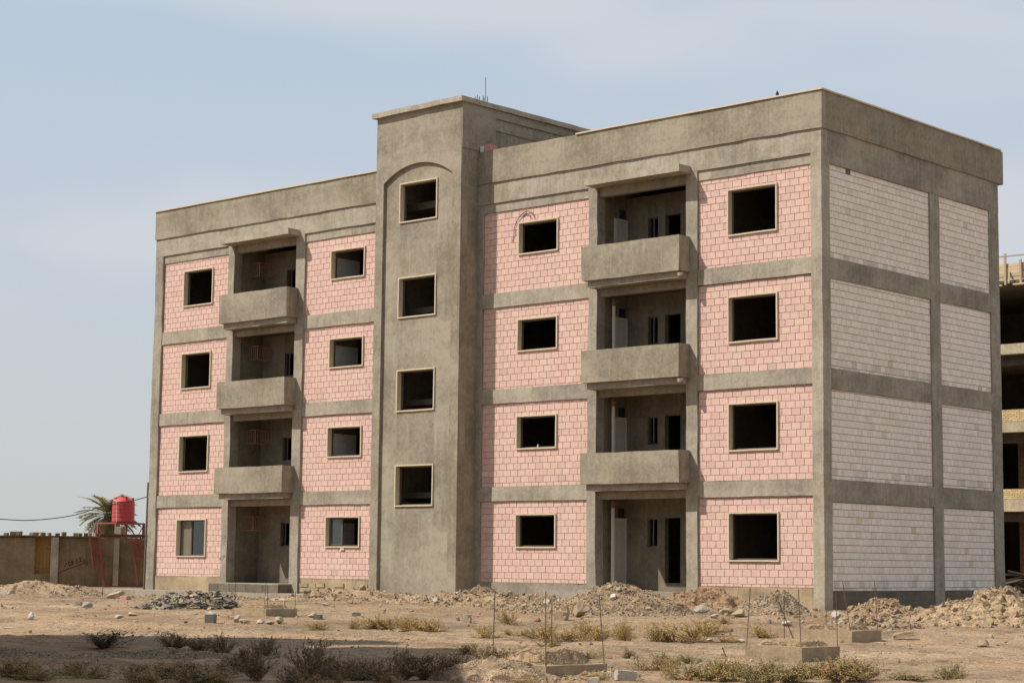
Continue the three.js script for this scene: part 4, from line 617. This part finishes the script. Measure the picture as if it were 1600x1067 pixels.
place(rk(0), 'rock', 'grey tilted stone right of the small grey block on the track', 'rock', -11.79, 16.55, 0.36, 0.24, sG);
place(rk(1), 'rock', 'pale pyramid-shaped stone alone on the track at left', 'rock', -7.99, 20.75, 0.24, 0.24, sW);
place(rk(2), 'rock', 'flat white stone near the left edge of the track', 'rock', -5.94, 22.72, 0.3, 0.09, sW);
place(rk(3), 'rock', 'smooth white stone left of another pale one mid-track', 'rock', -7.01, 19.03, 0.24, 0.14, sW);
place(rk(4), 'rock', 'pale stone right of the smooth white one mid-track', 'rock', -7.46, 18.3, 0.28, 0.15, sC);
place(cube(4), 'plank', 'short pale board lying on the track before the stones', 'plank', -5.59, 19.64, 0.34, 0.05, sC, { d: 0.1, ry: -0.5, sink: 0.5 });
place(rk(5), 'rock', 'white upright stone left of the far left footing', 'rock', -4.22, 17.83, 0.22, 0.26, sW);
place(rk(0), 'rock', 'flat pale stone at the foot of the far left footing', 'rock', -3.93, 17.86, 0.3, 0.12, sC);
place(cube(5), 'slab', 'tilted tan concrete slab below the strip at far left', 'slab', -19.58, 9.95, 0.62, 0.14, sT, { d: 0.4, rx: 0.3, rz: 0.12, ry: 0.4, sink: 0.9 });
place(cube(6), 'block', 'broken pink block beside the tilted tan slab', 'block', -17.89, 10.79, 0.28, 0.17, sP, { ry: 0.3 });
place(rk(1), 'rock', 'leftmost pale rock of three in front of the far left footing', 'rock', -3.69, 17.57, 0.24, 0.15, sW); place(rk(2), 'rock', 'middle grey rock of three in front of the far left footing', 'rock', -3.38, 17.56, 0.26, 0.15, sG); place(rk(3), 'rock', 'tallest pale rock of three in front of the far left footing', 'rock', -3.44, 17.24, 0.3, 0.24, sC);
place(rk(4), 'rock', 'pale stone with grey block beside it right of the far left footing', 'rock', -4.53, 15.27, 0.28, 0.2, sC); place(cube(7), 'block', 'grey broken block right of the far left footing', 'block', -4.05, 15.52, 0.22, 0.17, sD, { ry: 0.5 });
place(rk(5), 'rock', 'bright white chip on the dug earth left of the tower', 'rock', -8.91, 10.84, 0.28, 0.15, sW);
place(cube(8), 'block', 'grey block behind the row of straw bushes', 'block', -4.32, 14.03, 0.27, 0.15, sG, { ry: 0.9 });
place(cube(9), 'lath', 'long thin pale lath on the track before the straw bushes', 'lath', -1.09, 17.22, 1.34, 0.018, sW, { d: 0.03, ry: 0.72, sink: 0.6 });
place(cube(10), 'block', 'cream cube-shaped block in the open right of the straw bushes', 'block', -0.99, 13.62, 0.2, 0.24, sC, { ry: 0.5, sink: 0.45 });
place(rk(0), 'rock', 'small dark stone left of the cream cube', 'rock', -1.66, 13.22, 0.16, 0.13, sD);
place(cube(11), 'block', 'large tan block tilted on edge at the front of the gravelly heap', 'block', -0.63, 9.99, 0.36, 0.24, sT, { rz: 0.55, ry: -0.5, sink: 0.75, d: 0.26 });
place(cube(12), 'block', 'upright tan block left of the tilted one', 'block', -1.25, 9.81, 0.18, 0.26, sT, { ry: 0.4, rz: 0.2, sink: 0.6 });
place(cube(13), 'block', 'half-buried tan block among straw bushes below the tilted one', 'block', 0.0, 11.4, 0.34, 0.28, sT, { ry: 0.4, sink: 0.4, rz: -0.1 });
place(rk(1), 'brick', 'broken red brick at the left foot of the gravelly heap', 'brick', -0.13, 12.08, 0.26, 0.14, sR);
place(cube(14), 'foam_block', 'large white foam block at the bottom right of the nearest footing', 'foam block', 12.72, 24.87, 0.34, 0.17, sW, { d: 0.2, ry: 0.9, sink: 0.5, rz: -0.08 });
place(cube(15), 'foam_block', 'small white foam block at the bottom edge before the nearest footing', 'foam block', 12.81, 25.69, 0.18, 0.13, sW, { d: 0.2, ry: 0.6, sink: 0.4 });
place(rk(4), 'rock', 'big grey-white rock before the right-hand entrance', 'rock', -0.05, 5.72, 0.58, 0.42, st(0.42, 0.39, 0.33), { ry: 0.6, sink: 0.18 });
place(rk(3), 'rock', 'tan rock left of a pair below the right-hand window', 'rock', 1.0, 6.08, 0.4, 0.26, sT); place(rk(4), 'rock', 'tan rock right of a pair below the right-hand window', 'rock', 1.4, 6.2, 0.42, 0.34, sT); place(rk(5), 'rock', 'pale flat rock in front of the tan pair', 'rock', 1.5, 7.3, 0.3, 0.18, sG); place(rk(0), 'rock', 'small long rock behind the straw bushes', 'rock', 2.9, 9.7, 0.26, 0.16, sT);
place(cube(16), 'block', 'white cube-shaped block in front of the straw bushes at centre', 'block', 5.13, 14.47, 0.24, 0.22, sW, { ry: 0.5, sink: 0.42 });
place(cube(17), 'plank', 'brown weathered plank on the ground near the white scraps', 'plank', 5.45, 12.5, 0.62, 0.06, sB, { d: 0.14, ry: 0.15, rz: 0.14, sink: 1.2 });
place(rk(1), 'scrap', 'crumpled white scrap beside the brown plank', 'scrap', 6.36, 14.2, 0.2, 0.12, sW); place(rk(2), 'scrap', 'torn white sack scrap left of the pale footing', 'scrap', 6.99, 14.03, 0.32, 0.11, sW);
place(rk(3), 'rock', 'white pointed rock against the corner column foot', 'rock', 3.46, 4.86, 0.26, 0.3, sW); place(rk(4), 'rock', 'white rock right of the pointed one behind the rear footing', 'rock', 4.78, 6.02, 0.34, 0.19, sW); place(rk(5), 'rock', 'cream rock between the two white ones behind the rear footing', 'rock', 4.5, 6.3, 0.26, 0.2, sC); place(rk(0), 'rock', 'flat white rock left of the rear right footing', 'rock', 4.49, 8.53, 0.34, 0.17, sW);
place(rk(1), 'rock', 'single tan boulder with shadow on open ground at right', 'rock', 11.06, 11.38, 0.34, 0.22, sT);
place(cube(18), 'slab', 'tan flat slab lying in the spill beside the rear right footing', 'slab', 8.7, 10.5, 0.5, 0.12, sT, { d: 0.34, rz: 0.15, ry: 0.5, sink: 0.9 });
place(cube(19), 'block', 'loose pink block on the concrete strip before the stair tower', 'block', -17.0, 1.22, 0.40, 0.22, sP, { y: 0.105, sink: 0.5, d: 0.24, ry: 0.25 });
{ // hollow brick, sack, canister
  const hb = (x, z, y, s, turn, tilt, label, mat, nx, ny) => { const sh = new THREE.Shape([[-0.5, -0.4], [0.5, -0.4], [0.5, 0.4], [-0.5, 0.4]].map((p) => new THREE.Vector2(...p))); for (let i = 0; i < nx; i++) for (let j = 0; j < ny; j++) { const h = new THREE.Path(); h.absarc(-0.5 + (i + 0.5) / nx, -0.4 + 0.8 * (j + 0.5) / ny, 0.28 / Math.max(nx, ny + 0.4), 0, 6.2832); sh.holes.push(h); } const g = new THREE.ExtrudeGeometry(sh, { depth: 1, bevelEnabled: false, curveSegments: 8 }); const m = mesh('hollow_brick', uvMetres(g), mat, scene); m.scale.setScalar(s); m.rotation.set(tilt, turn, 0.15); m.position.set(x, y, z); tag(m, label, 'brick'); };
  hb(5.81, 7.22, gY(5.81, 7.22) + 0.2, 0.17, 0.75, -0.2, 'pink hollow block with two dark holes by the rear footing', sP, 2, 1);
  hb(8.25, 3.9, mound(8.25, 3.9) + 0.05, 0.24, 0.6, -0.7, 'pale perforated brick on the big earth mound', sC, 3, 3);
  const bag = place(rk(2), 'sack', 'scrap of green plastic sheet beside the hollow block', 'plastic sheet', 6.37, 7.29, 0.3, 0.12, st(0.10, 0.32, 0.22)); bag.position.y += 0.12;
  const c = thing('canister', 'battered grey metal canister with white top on the sandy track', 'canister', [-4.57, gY(-4.57, 18.31), 18.31], 0.5);
  new MB().box(-0.11, 0.11, 0, 0.20, -0.085, 0.085, { wob: 0.03 }).build('body', M.steel, c); new MB().box(-0.09, 0.09, 0.20, 0.235, -0.075, 0.075, { wob: 0.03 }).build('top', M.white, c); new MB().bar([0.02, 0.235, 0], [0.02, 0.265, 0], 0.03, null, 10).build('cap', M.white, c);
  const k = place(rk(3), 'scrap', 'black scrap beside the canister', 'scrap', -4.9, 18.75, 0.12, 0.08, M.black);
}
{ // loose stones everywhere on the yard
  const lists = STONES.map(() => []), col = mixC([0.30, 0.07, 0.58]); for (let i = 0; i < 7500; i++) { const u = Math.pow(R(), 1.6), x = -31 + R() * 48, z = 0.8 + u * 30, d = (x - CAMX) * FX + (z - CAMZ) * FZ; if (d < 24) continue; if (fbm(x * 0.6, z * 0.6, 501, 3) < 0.42 && R() < 0.75) continue; const s = 0.012 + 0.10 * Math.pow(R(), 4.5) * (z < 9 ? 1.5 : 1); lists[i % 3].push([x, gY(x, z) + s * 0.12, z, s, 1, col()]); }
  for (let i = 0; i < 4200; i++) { const x = -29 + R() * 33, z = 1.3 + Math.abs(R() + R() - 0.75) * 5.5; if (fbm(x * 0.5 + 30, z * 0.5, 521, 3) < 0.44 && R() < 0.8) continue; const s = 0.018 + 0.16 * Math.pow(R(), 3.4); lists[i % 3].push([x, gY(x, z) + s * 0.12, z, s, 1, col()]); }
  const G = new THREE.Group(); G.name = 'loose_stones'; scene.add(G); G.userData = { kind: 'stuff', label: 'loose stones scattered over the yard' }; lists.forEach((l, i) => instances('stones', G, STONES[i], l));
}

// ------------------------------------------------------------------ dry shrubs
function shrub(kind, seed) {
  const Q = rng(seed), pos = [], col = [], sp = [], P = { dark: [[0.17, 0.115, 0.06], [0.29, 0.205, 0.11], 5200, 0.036], straw: [[0.39, 0.27, 0.11], [0.55, 0.395, 0.165], 5200, 0.032], olive: [[0.29, 0.21, 0.09], [0.43, 0.32, 0.14], 5200, 0.034], green: [[0.22, 0.185, 0.07], [0.37, 0.295, 0.12], 5200, 0.034], rusty: [[0.26, 0.15, 0.07], [0.42, 0.26, 0.11], 4200, 0.034], spiky: [[0.08, 0.055, 0.035], [0.15, 0.11, 0.065], 3600, 0.032] }[kind];
  const tube = (a, b, r, c) => { const d = [b[0] - a[0], b[1] - a[1], b[2] - a[2]], s = [d[1] + 0.3, -d[0], d[2] * 0.2], l = Math.hypot(...s) || 1, w = s.map((v) => v / l * r), w2 = [w[2], w[0] * 0.3, -w[0]]; for (const q of [w, w2]) { sp.push(a[0] - q[0], a[1] - q[1], a[2] - q[2], a[0] + q[0], a[1] + q[1], a[2] + q[2], ...b); } };
  const tips = [];
  const grow = (p, dir, len, lev) => { const n = 3; let q = p.slice(), d = dir.slice(); for (let i = 0; i < n; i++) { const e = [q[0] + d[0] * len / n, q[1] + d[1] * len / n, q[2] + d[2] * len / n]; tube(q, e, 0.015 / (lev + 0.8), 0); q = e; d = [d[0] + (Q() - 0.5) * 0.5, d[1] + (Q() - 0.42) * 0.4, d[2] + (Q() - 0.5) * 0.5]; const l = Math.hypot(...d); d = d.map((v) => v / l); tips.push([...q, lev]); if (lev < 2 && Q() < 0.9) for (let k = 0; k < 2; k++) { const f = [d[0] + (Q() - 0.5) * 1.5, d[1] + (Q() - 0.4) * 1.1, d[2] + (Q() - 0.5) * 1.5], m = Math.hypot(...f); grow(q, f.map((v) => v / m), len * (0.42 + 0.25 * Q()), lev + 1); } } };
  const N = kind === 'spiky' ? 20 : 15; for (let i = 0; i < N; i++) { const a = Q() * 6.283, t = kind === 'spiky' ? Q() * 0.75 : 0.1 + Q() * 1.25, d = [Math.sin(t) * Math.cos(a), Math.cos(t), Math.sin(t) * Math.sin(a)]; grow([Math.cos(a) * 0.05, 0, Math.sin(a) * 0.05], d, 0.42 + Q() * 0.32, kind === 'spiky' ? 1 : 0); }
  const leaf = (x, y, z, s) => { const a = Q() * 6.283, b = (Q() - 0.4) * 2.4, ux = Math.cos(a) * Math.cos(b) * s, uy = Math.sin(b) * s * 1.2, uz = Math.sin(a) * Math.cos(b) * s, wx = -Math.sin(a) * s * 0.38, wz = Math.cos(a) * s * 0.38, m = Q(), k = 0.7 + Q() * 0.6; pos.push(x - wx, y, z - wz, x + wx, y, z + wz, x + ux, y + uy, z + uz); for (let i = 0; i < 3; i++) col.push(...P[0].map((v, j) => (v + (P[1][j] - v) * m) * k)); };
  for (let i = 0; i < P[2]; i++) { let t = tips[Math.floor(Q() * tips.length)]; const s0 = 0.25 + 0.75 * Q(); if (Q() < 0.3) t = t.map((v) => v * s0); const s = P[3] * (0.6 + Q() * 1.1), j = 0.045; leaf(t[0] + (Q() - 0.5) * j, Math.max(0.01, t[1] + (Q() - 0.5) * j), t[2] + (Q() - 0.5) * j, s); }
  const mk = (p) => { const g = new THREE.BufferGeometry(); g.setAttribute('position', new THREE.Float32BufferAttribute(p, 3)); return g; };
  const ext = new THREE.Box3(); for (const t of tips) ext.expandByPoint(new THREE.Vector3(t[0], t[1], t[2])); const sx = 1 / (ext.max.x - ext.min.x), sy = 1 / ext.max.y, sz = 1 / (ext.max.z - ext.min.z);
  const gl = mk(pos); gl.setAttribute('color', new THREE.Float32BufferAttribute(col, 3)); const gs = mk(sp); for (const g of [gl, gs]) { g.scale(sx, sy, sz); g.computeVertexNormals(); uvMetres(g); }
  return { kind, stem: gs, foliage: gl, mat: std({ color: new THREE.Color().setRGB(...P[0].map((v) => v * 0.85 + 0.03)), side: THREE.DoubleSide }) };
}
const KINDS = {}; let sd = 900; for (const k of ['dark', 'straw', 'olive', 'green', 'rusty', 'spiky']) KINDS[k] = [shrub(k, sd++), shrub(k, sd++), shrub(k, sd++)];
const leafM = M.leaf(1, 1, 1), firsts = {};
function bush(kind, x, z, w, h, label, group) {
  const v = Math.floor(R() * 3), key = kind + v; let o;
  if (firsts[key]) { o = firsts[key].clone(); o.name = numbered('shrub'); scene.add(o); o.userData = {}; } else { o = thing('shrub', '', 'shrub'); mesh('stem', KINDS[kind][v].stem, KINDS[kind][v].mat, o); mesh('foliage', KINDS[kind][v].foliage, leafM, o); firsts[key] = o; }
  o.position.set(x, gY(x, z) - 0.02, z); o.rotation.y = R() * 6.28; const v3 = rr(0.85, 1.2); o.scale.set(w * 1.5 * v3, h * rr(0.92, 1.15), w * rr(1.2, 1.5) * v3); tag(o, label, 'shrub', group);
}
bush('spiky', 0.77, 25.12, 0.74, 0.34, 'dark spiky low shrub at the edge of the shade on the left'); bush('dark', 2.1, 24.6, 0.55, 0.4, 'round dark bush right of the spiky shrub'); bush('dark', 2.55, 24.3, 0.5, 0.3, 'thinner dark bush touching the round one'); bush('dark', 3.78, 24.79, 0.5, 0.42, 'dark bush at the end of the long gravel spread');
bush('dark', 4.6, 24.6, 0.5, 0.45, 'tall dark bush behind the fourth front-left bushes'); bush('dark', 7.33, 27.2, 0.52, 0.5, 'reddish dark bush standing alone in the shade left of centre');
bush('olive', 6.76, 29.91, 0.58, 0.25, 'low olive bush below the gravel at bottom left'); bush('olive', 6.59, 30.91, 0.6, 0.34, 'olive bush in the bottom left corner'); bush('olive', 7.69, 31.16, 0.45, 0.2, 'small olive tuft right of the bottom left corner bush'); bush('olive', 8.14, 29.37, 0.58, 0.3, 'left one of two broad olive bushes at the bottom left'); bush('olive', 8.76, 29.3, 0.58, 0.3, 'right one of two broad olive bushes at the bottom left'); bush('olive', 8.9, 30.28, 0.5, 0.2, 'low olive tuft below the two broad olive bushes');
bush('dark', 9.3, 28.7, 0.5, 0.46, 'dark bush left of the tall one in the shade'); bush('dark', 9.75, 28.2, 0.55, 0.66, 'tallest dark bush of the shaded foreground'); bush('dark', 9.6, 27.5, 0.55, 0.4, 'shorter dark bush just right of the tallest one'); bush('dark', 10.0, 27.3, 0.5, 0.42, 'left half of the wide dark bush pair at bottom centre-left'); bush('dark', 10.42, 27.0, 0.52, 0.5, 'right half of the wide dark bush pair at bottom centre-left');
bush('dark', 10.75, 26.8, 0.55, 0.42, 'dark reddish bush left of the nearest soil mound'); bush('spiky', 9.9, 25.4, 0.42, 0.38, 'spiky-topped dark bush rising behind the reddish one'); bush('dark', 10.95, 26.0, 0.55, 0.34, 'low dark bush against the nearest soil mound');
bush('olive', 6.24, 21.18, 0.46, 0.27, 'grey-green bush half in sun at the edge of the shade'); bush('dark', 8.9, 23.6, 0.55, 0.36, 'dark bush behind the left corner of the nearest footing'); bush('dark', 8.4, 22.9, 0.5, 0.24, 'low dark bush by the left rebar of the nearest footing');
bush('rusty', 10.43, 28.76, 0.3, 0.2, 'rust-brown tuft at the bottom edge, leftmost of three'); bush('rusty', 10.62, 28.5, 0.3, 0.22, 'rust-brown tuft at the bottom edge, middle of three'); bush('rusty', 11.2, 28.0, 0.36, 0.22, 'rust-brown tuft at the bottom edge, rightmost of three');
bush('straw', -1.2, 18.08, 0.5, 0.2, 'low straw tuft left of the straw bush row'); bush('straw', -0.95, 17.3, 0.34, 0.26, 'first and smallest bush of the straw row'); bush('straw', -0.74, 17.0, 0.62, 0.38, 'second bush of the straw row before the tower'); bush('straw', -0.42, 16.7, 0.66, 0.38, 'third bush of the straw row before the tower'); bush('straw', -0.1, 16.4, 0.72, 0.46, 'fourth and tallest bush of the straw row'); bush('straw', 0.16, 16.7, 0.5, 0.32, 'fifth bush of the straw row, lower'); bush('straw', 0.76, 16.6, 0.62, 0.38, 'straw bush with a pointed top right of the row');
bush('straw', 2.79, 17.0, 0.6, 0.37, 'round straw bush in the open left of the tall rebar'); bush('straw', 0.11, 13.4, 0.46, 0.4, 'straw bush behind the left rebar of the nearest footing'); bush('straw', 2.77, 16.4, 0.34, 0.2, 'small straw tuft beside the left rebar'); bush('green', 3.6, 16.55, 0.42, 0.24, 'green-tinged straw bush left of the middle rebars'); bush('straw', 3.1, 16.3, 0.5, 0.22, 'thin straw bush left of the green-tinged one'); bush('straw', 4.3, 16.9, 0.62, 0.38, 'straw bush right of the green-tinged one'); bush('straw', 4.65, 16.5, 0.55, 0.34, 'straw bush between the middle rebars'); bush('straw', 3.88, 15.3, 0.75, 0.42, 'wide straw bush at the foot of the tilted block'); bush('straw', 5.0, 16.15, 0.75, 0.42, 'straw bush left of the bent rebar'); bush('straw', 5.3, 15.6, 0.5, 0.4, 'straw bush just right of the bent rebar'); bush('straw', 4.54, 14.8, 0.5, 0.42, 'tall straw wisp behind the bent rebar');
bush('straw', 5.75, 15.3, 0.7, 0.42, 'straw bush right behind the white cube block'); bush('straw', 6.02, 14.9, 0.85, 0.55, 'broad straw bush right of the white cube block'); bush('straw', 6.45, 14.7, 0.8, 0.55, 'broad straw bush left of the brown plank'); bush('straw', 5.6, 13.3, 0.7, 0.4, 'straw bush further back behind the white cube block'); bush('straw', 6.9, 14.4, 0.5, 0.17, 'flat straw tuft below the brown plank'); bush('straw', 3.2, 9.2, 0.34, 0.26, 'small brown-straw tuft among the tan rocks'); bush('straw', 6.1, 12.0, 0.55, 0.36, 'straw bush between two rebars at the right'); bush('straw', 6.35, 12.2, 0.4, 0.28, 'lower straw bush touching the one between rebars');
bush('olive', 6.51, 19.29, 0.5, 0.24, 'olive bush behind the sand heap of the nearest footing'); bush('olive', 6.1, 19.6, 0.3, 0.18, 'small olive tuft left of the bush behind the sand heap'); bush('olive', 8.7, 20.82, 0.36, 0.2, 'olive bush behind the right rebar of the nearest footing'); bush('olive', 9.13, 20.3, 0.42, 0.28, 'olive bush right of the nearest footing'); bush('green', 10.3, 20.9, 0.4, 0.26, 'left greener bush at centre right of the track'); bush('green', 10.5, 20.4, 0.36, 0.22, 'right greener bush at centre right of the track'); bush('olive', 11.32, 22.45, 0.46, 0.27, 'olive bush right of the grey shadowed ground'); bush('olive', 11.0, 21.7, 0.4, 0.2, 'lower olive bush above the bottom right thicket');
[[13.06, 23.94, .66, .3, 'leftmost bush of the bottom right thicket'], [13.3, 23.6, .66, .34, 'second bush of the bottom right thicket'], [13.54, 23.7, .72, .38, 'third bush of the bottom right thicket'], [13.2, 22.9, .6, .34, 'bush at the back left of the bottom right thicket'], [14.24, 23.8, .72, .4, 'fifth and nearest bush of the bottom right thicket'], [13.7, 22.9, .66, .36, 'bush at the back middle of the bottom right thicket'], [14.36, 23.1, .8, .38, 'sixth bush of the bottom right thicket'], [13.9, 21.9, .64, .32, 'bush just below the front corner of the pale footing'], [14.39, 22.1, .72, .42, 'bush below the dark face of the pale footing'], [14.8, 22.2, .7, .36, 'rightmost bush of the bottom right thicket']].forEach(([x, z, w, h, l], i) => bush(i % 3 === 1 ? 'green' : i % 3 ? 'straw' : 'olive', x, z, w, h, l));
bush('green', 15.5, 20.7, 0.42, 0.28, 'single green tuft on open ground at the bottom right'); bush('green', 15.2, 21.4, 0.42, 0.16, 'low green tuft left of the single one at the bottom right'); bush('straw', 12.5, 25.3, 0.4, 0.16, 'olive bush on the right slope of the nearest soil mound'); bush('straw', 12.1, 26.4, 0.42, 0.16, 'olive bush on the front of the nearest soil mound');

for (const [x, z, w, h, k] of [[7.2, 29.2, .55, .2, 'olive'], [7.5, 30.2, .6, .22, 'olive'], [8.4, 30.0, .5, .2, 'olive'], [9.0, 29.6, .5, .22, 'dark'], [9.3, 29.5, .5, .2, 'olive'], [8.3, 28.6, .5, .26, 'dark'], [9.9, 28.7, .45, .3, 'dark'], [10.3, 27.9, .5, .28, 'dark'], [9.1, 27.3, .45, .24, 'dark'], [7.0, 28.2, .4, .2, 'dark'], [6.1, 30.4, .5, .24, 'olive'], [7.0, 30.9, .5, .2, 'olive'], [10.6, 27.6, .45, .26, 'dark'], [9.4, 25.0, .4, .2, 'dark'], [8.1, 24.6, .4, .18, 'dark']]) bush(k, x, z, w, h, 'low brown scrub bush among others in the shaded foreground', 'low scrub in the shaded foreground');
scene.traverse((o) => { if (o.isMesh) { o.castShadow = true; o.receiveShadow = true; } });
renderer.render(scene, camera);
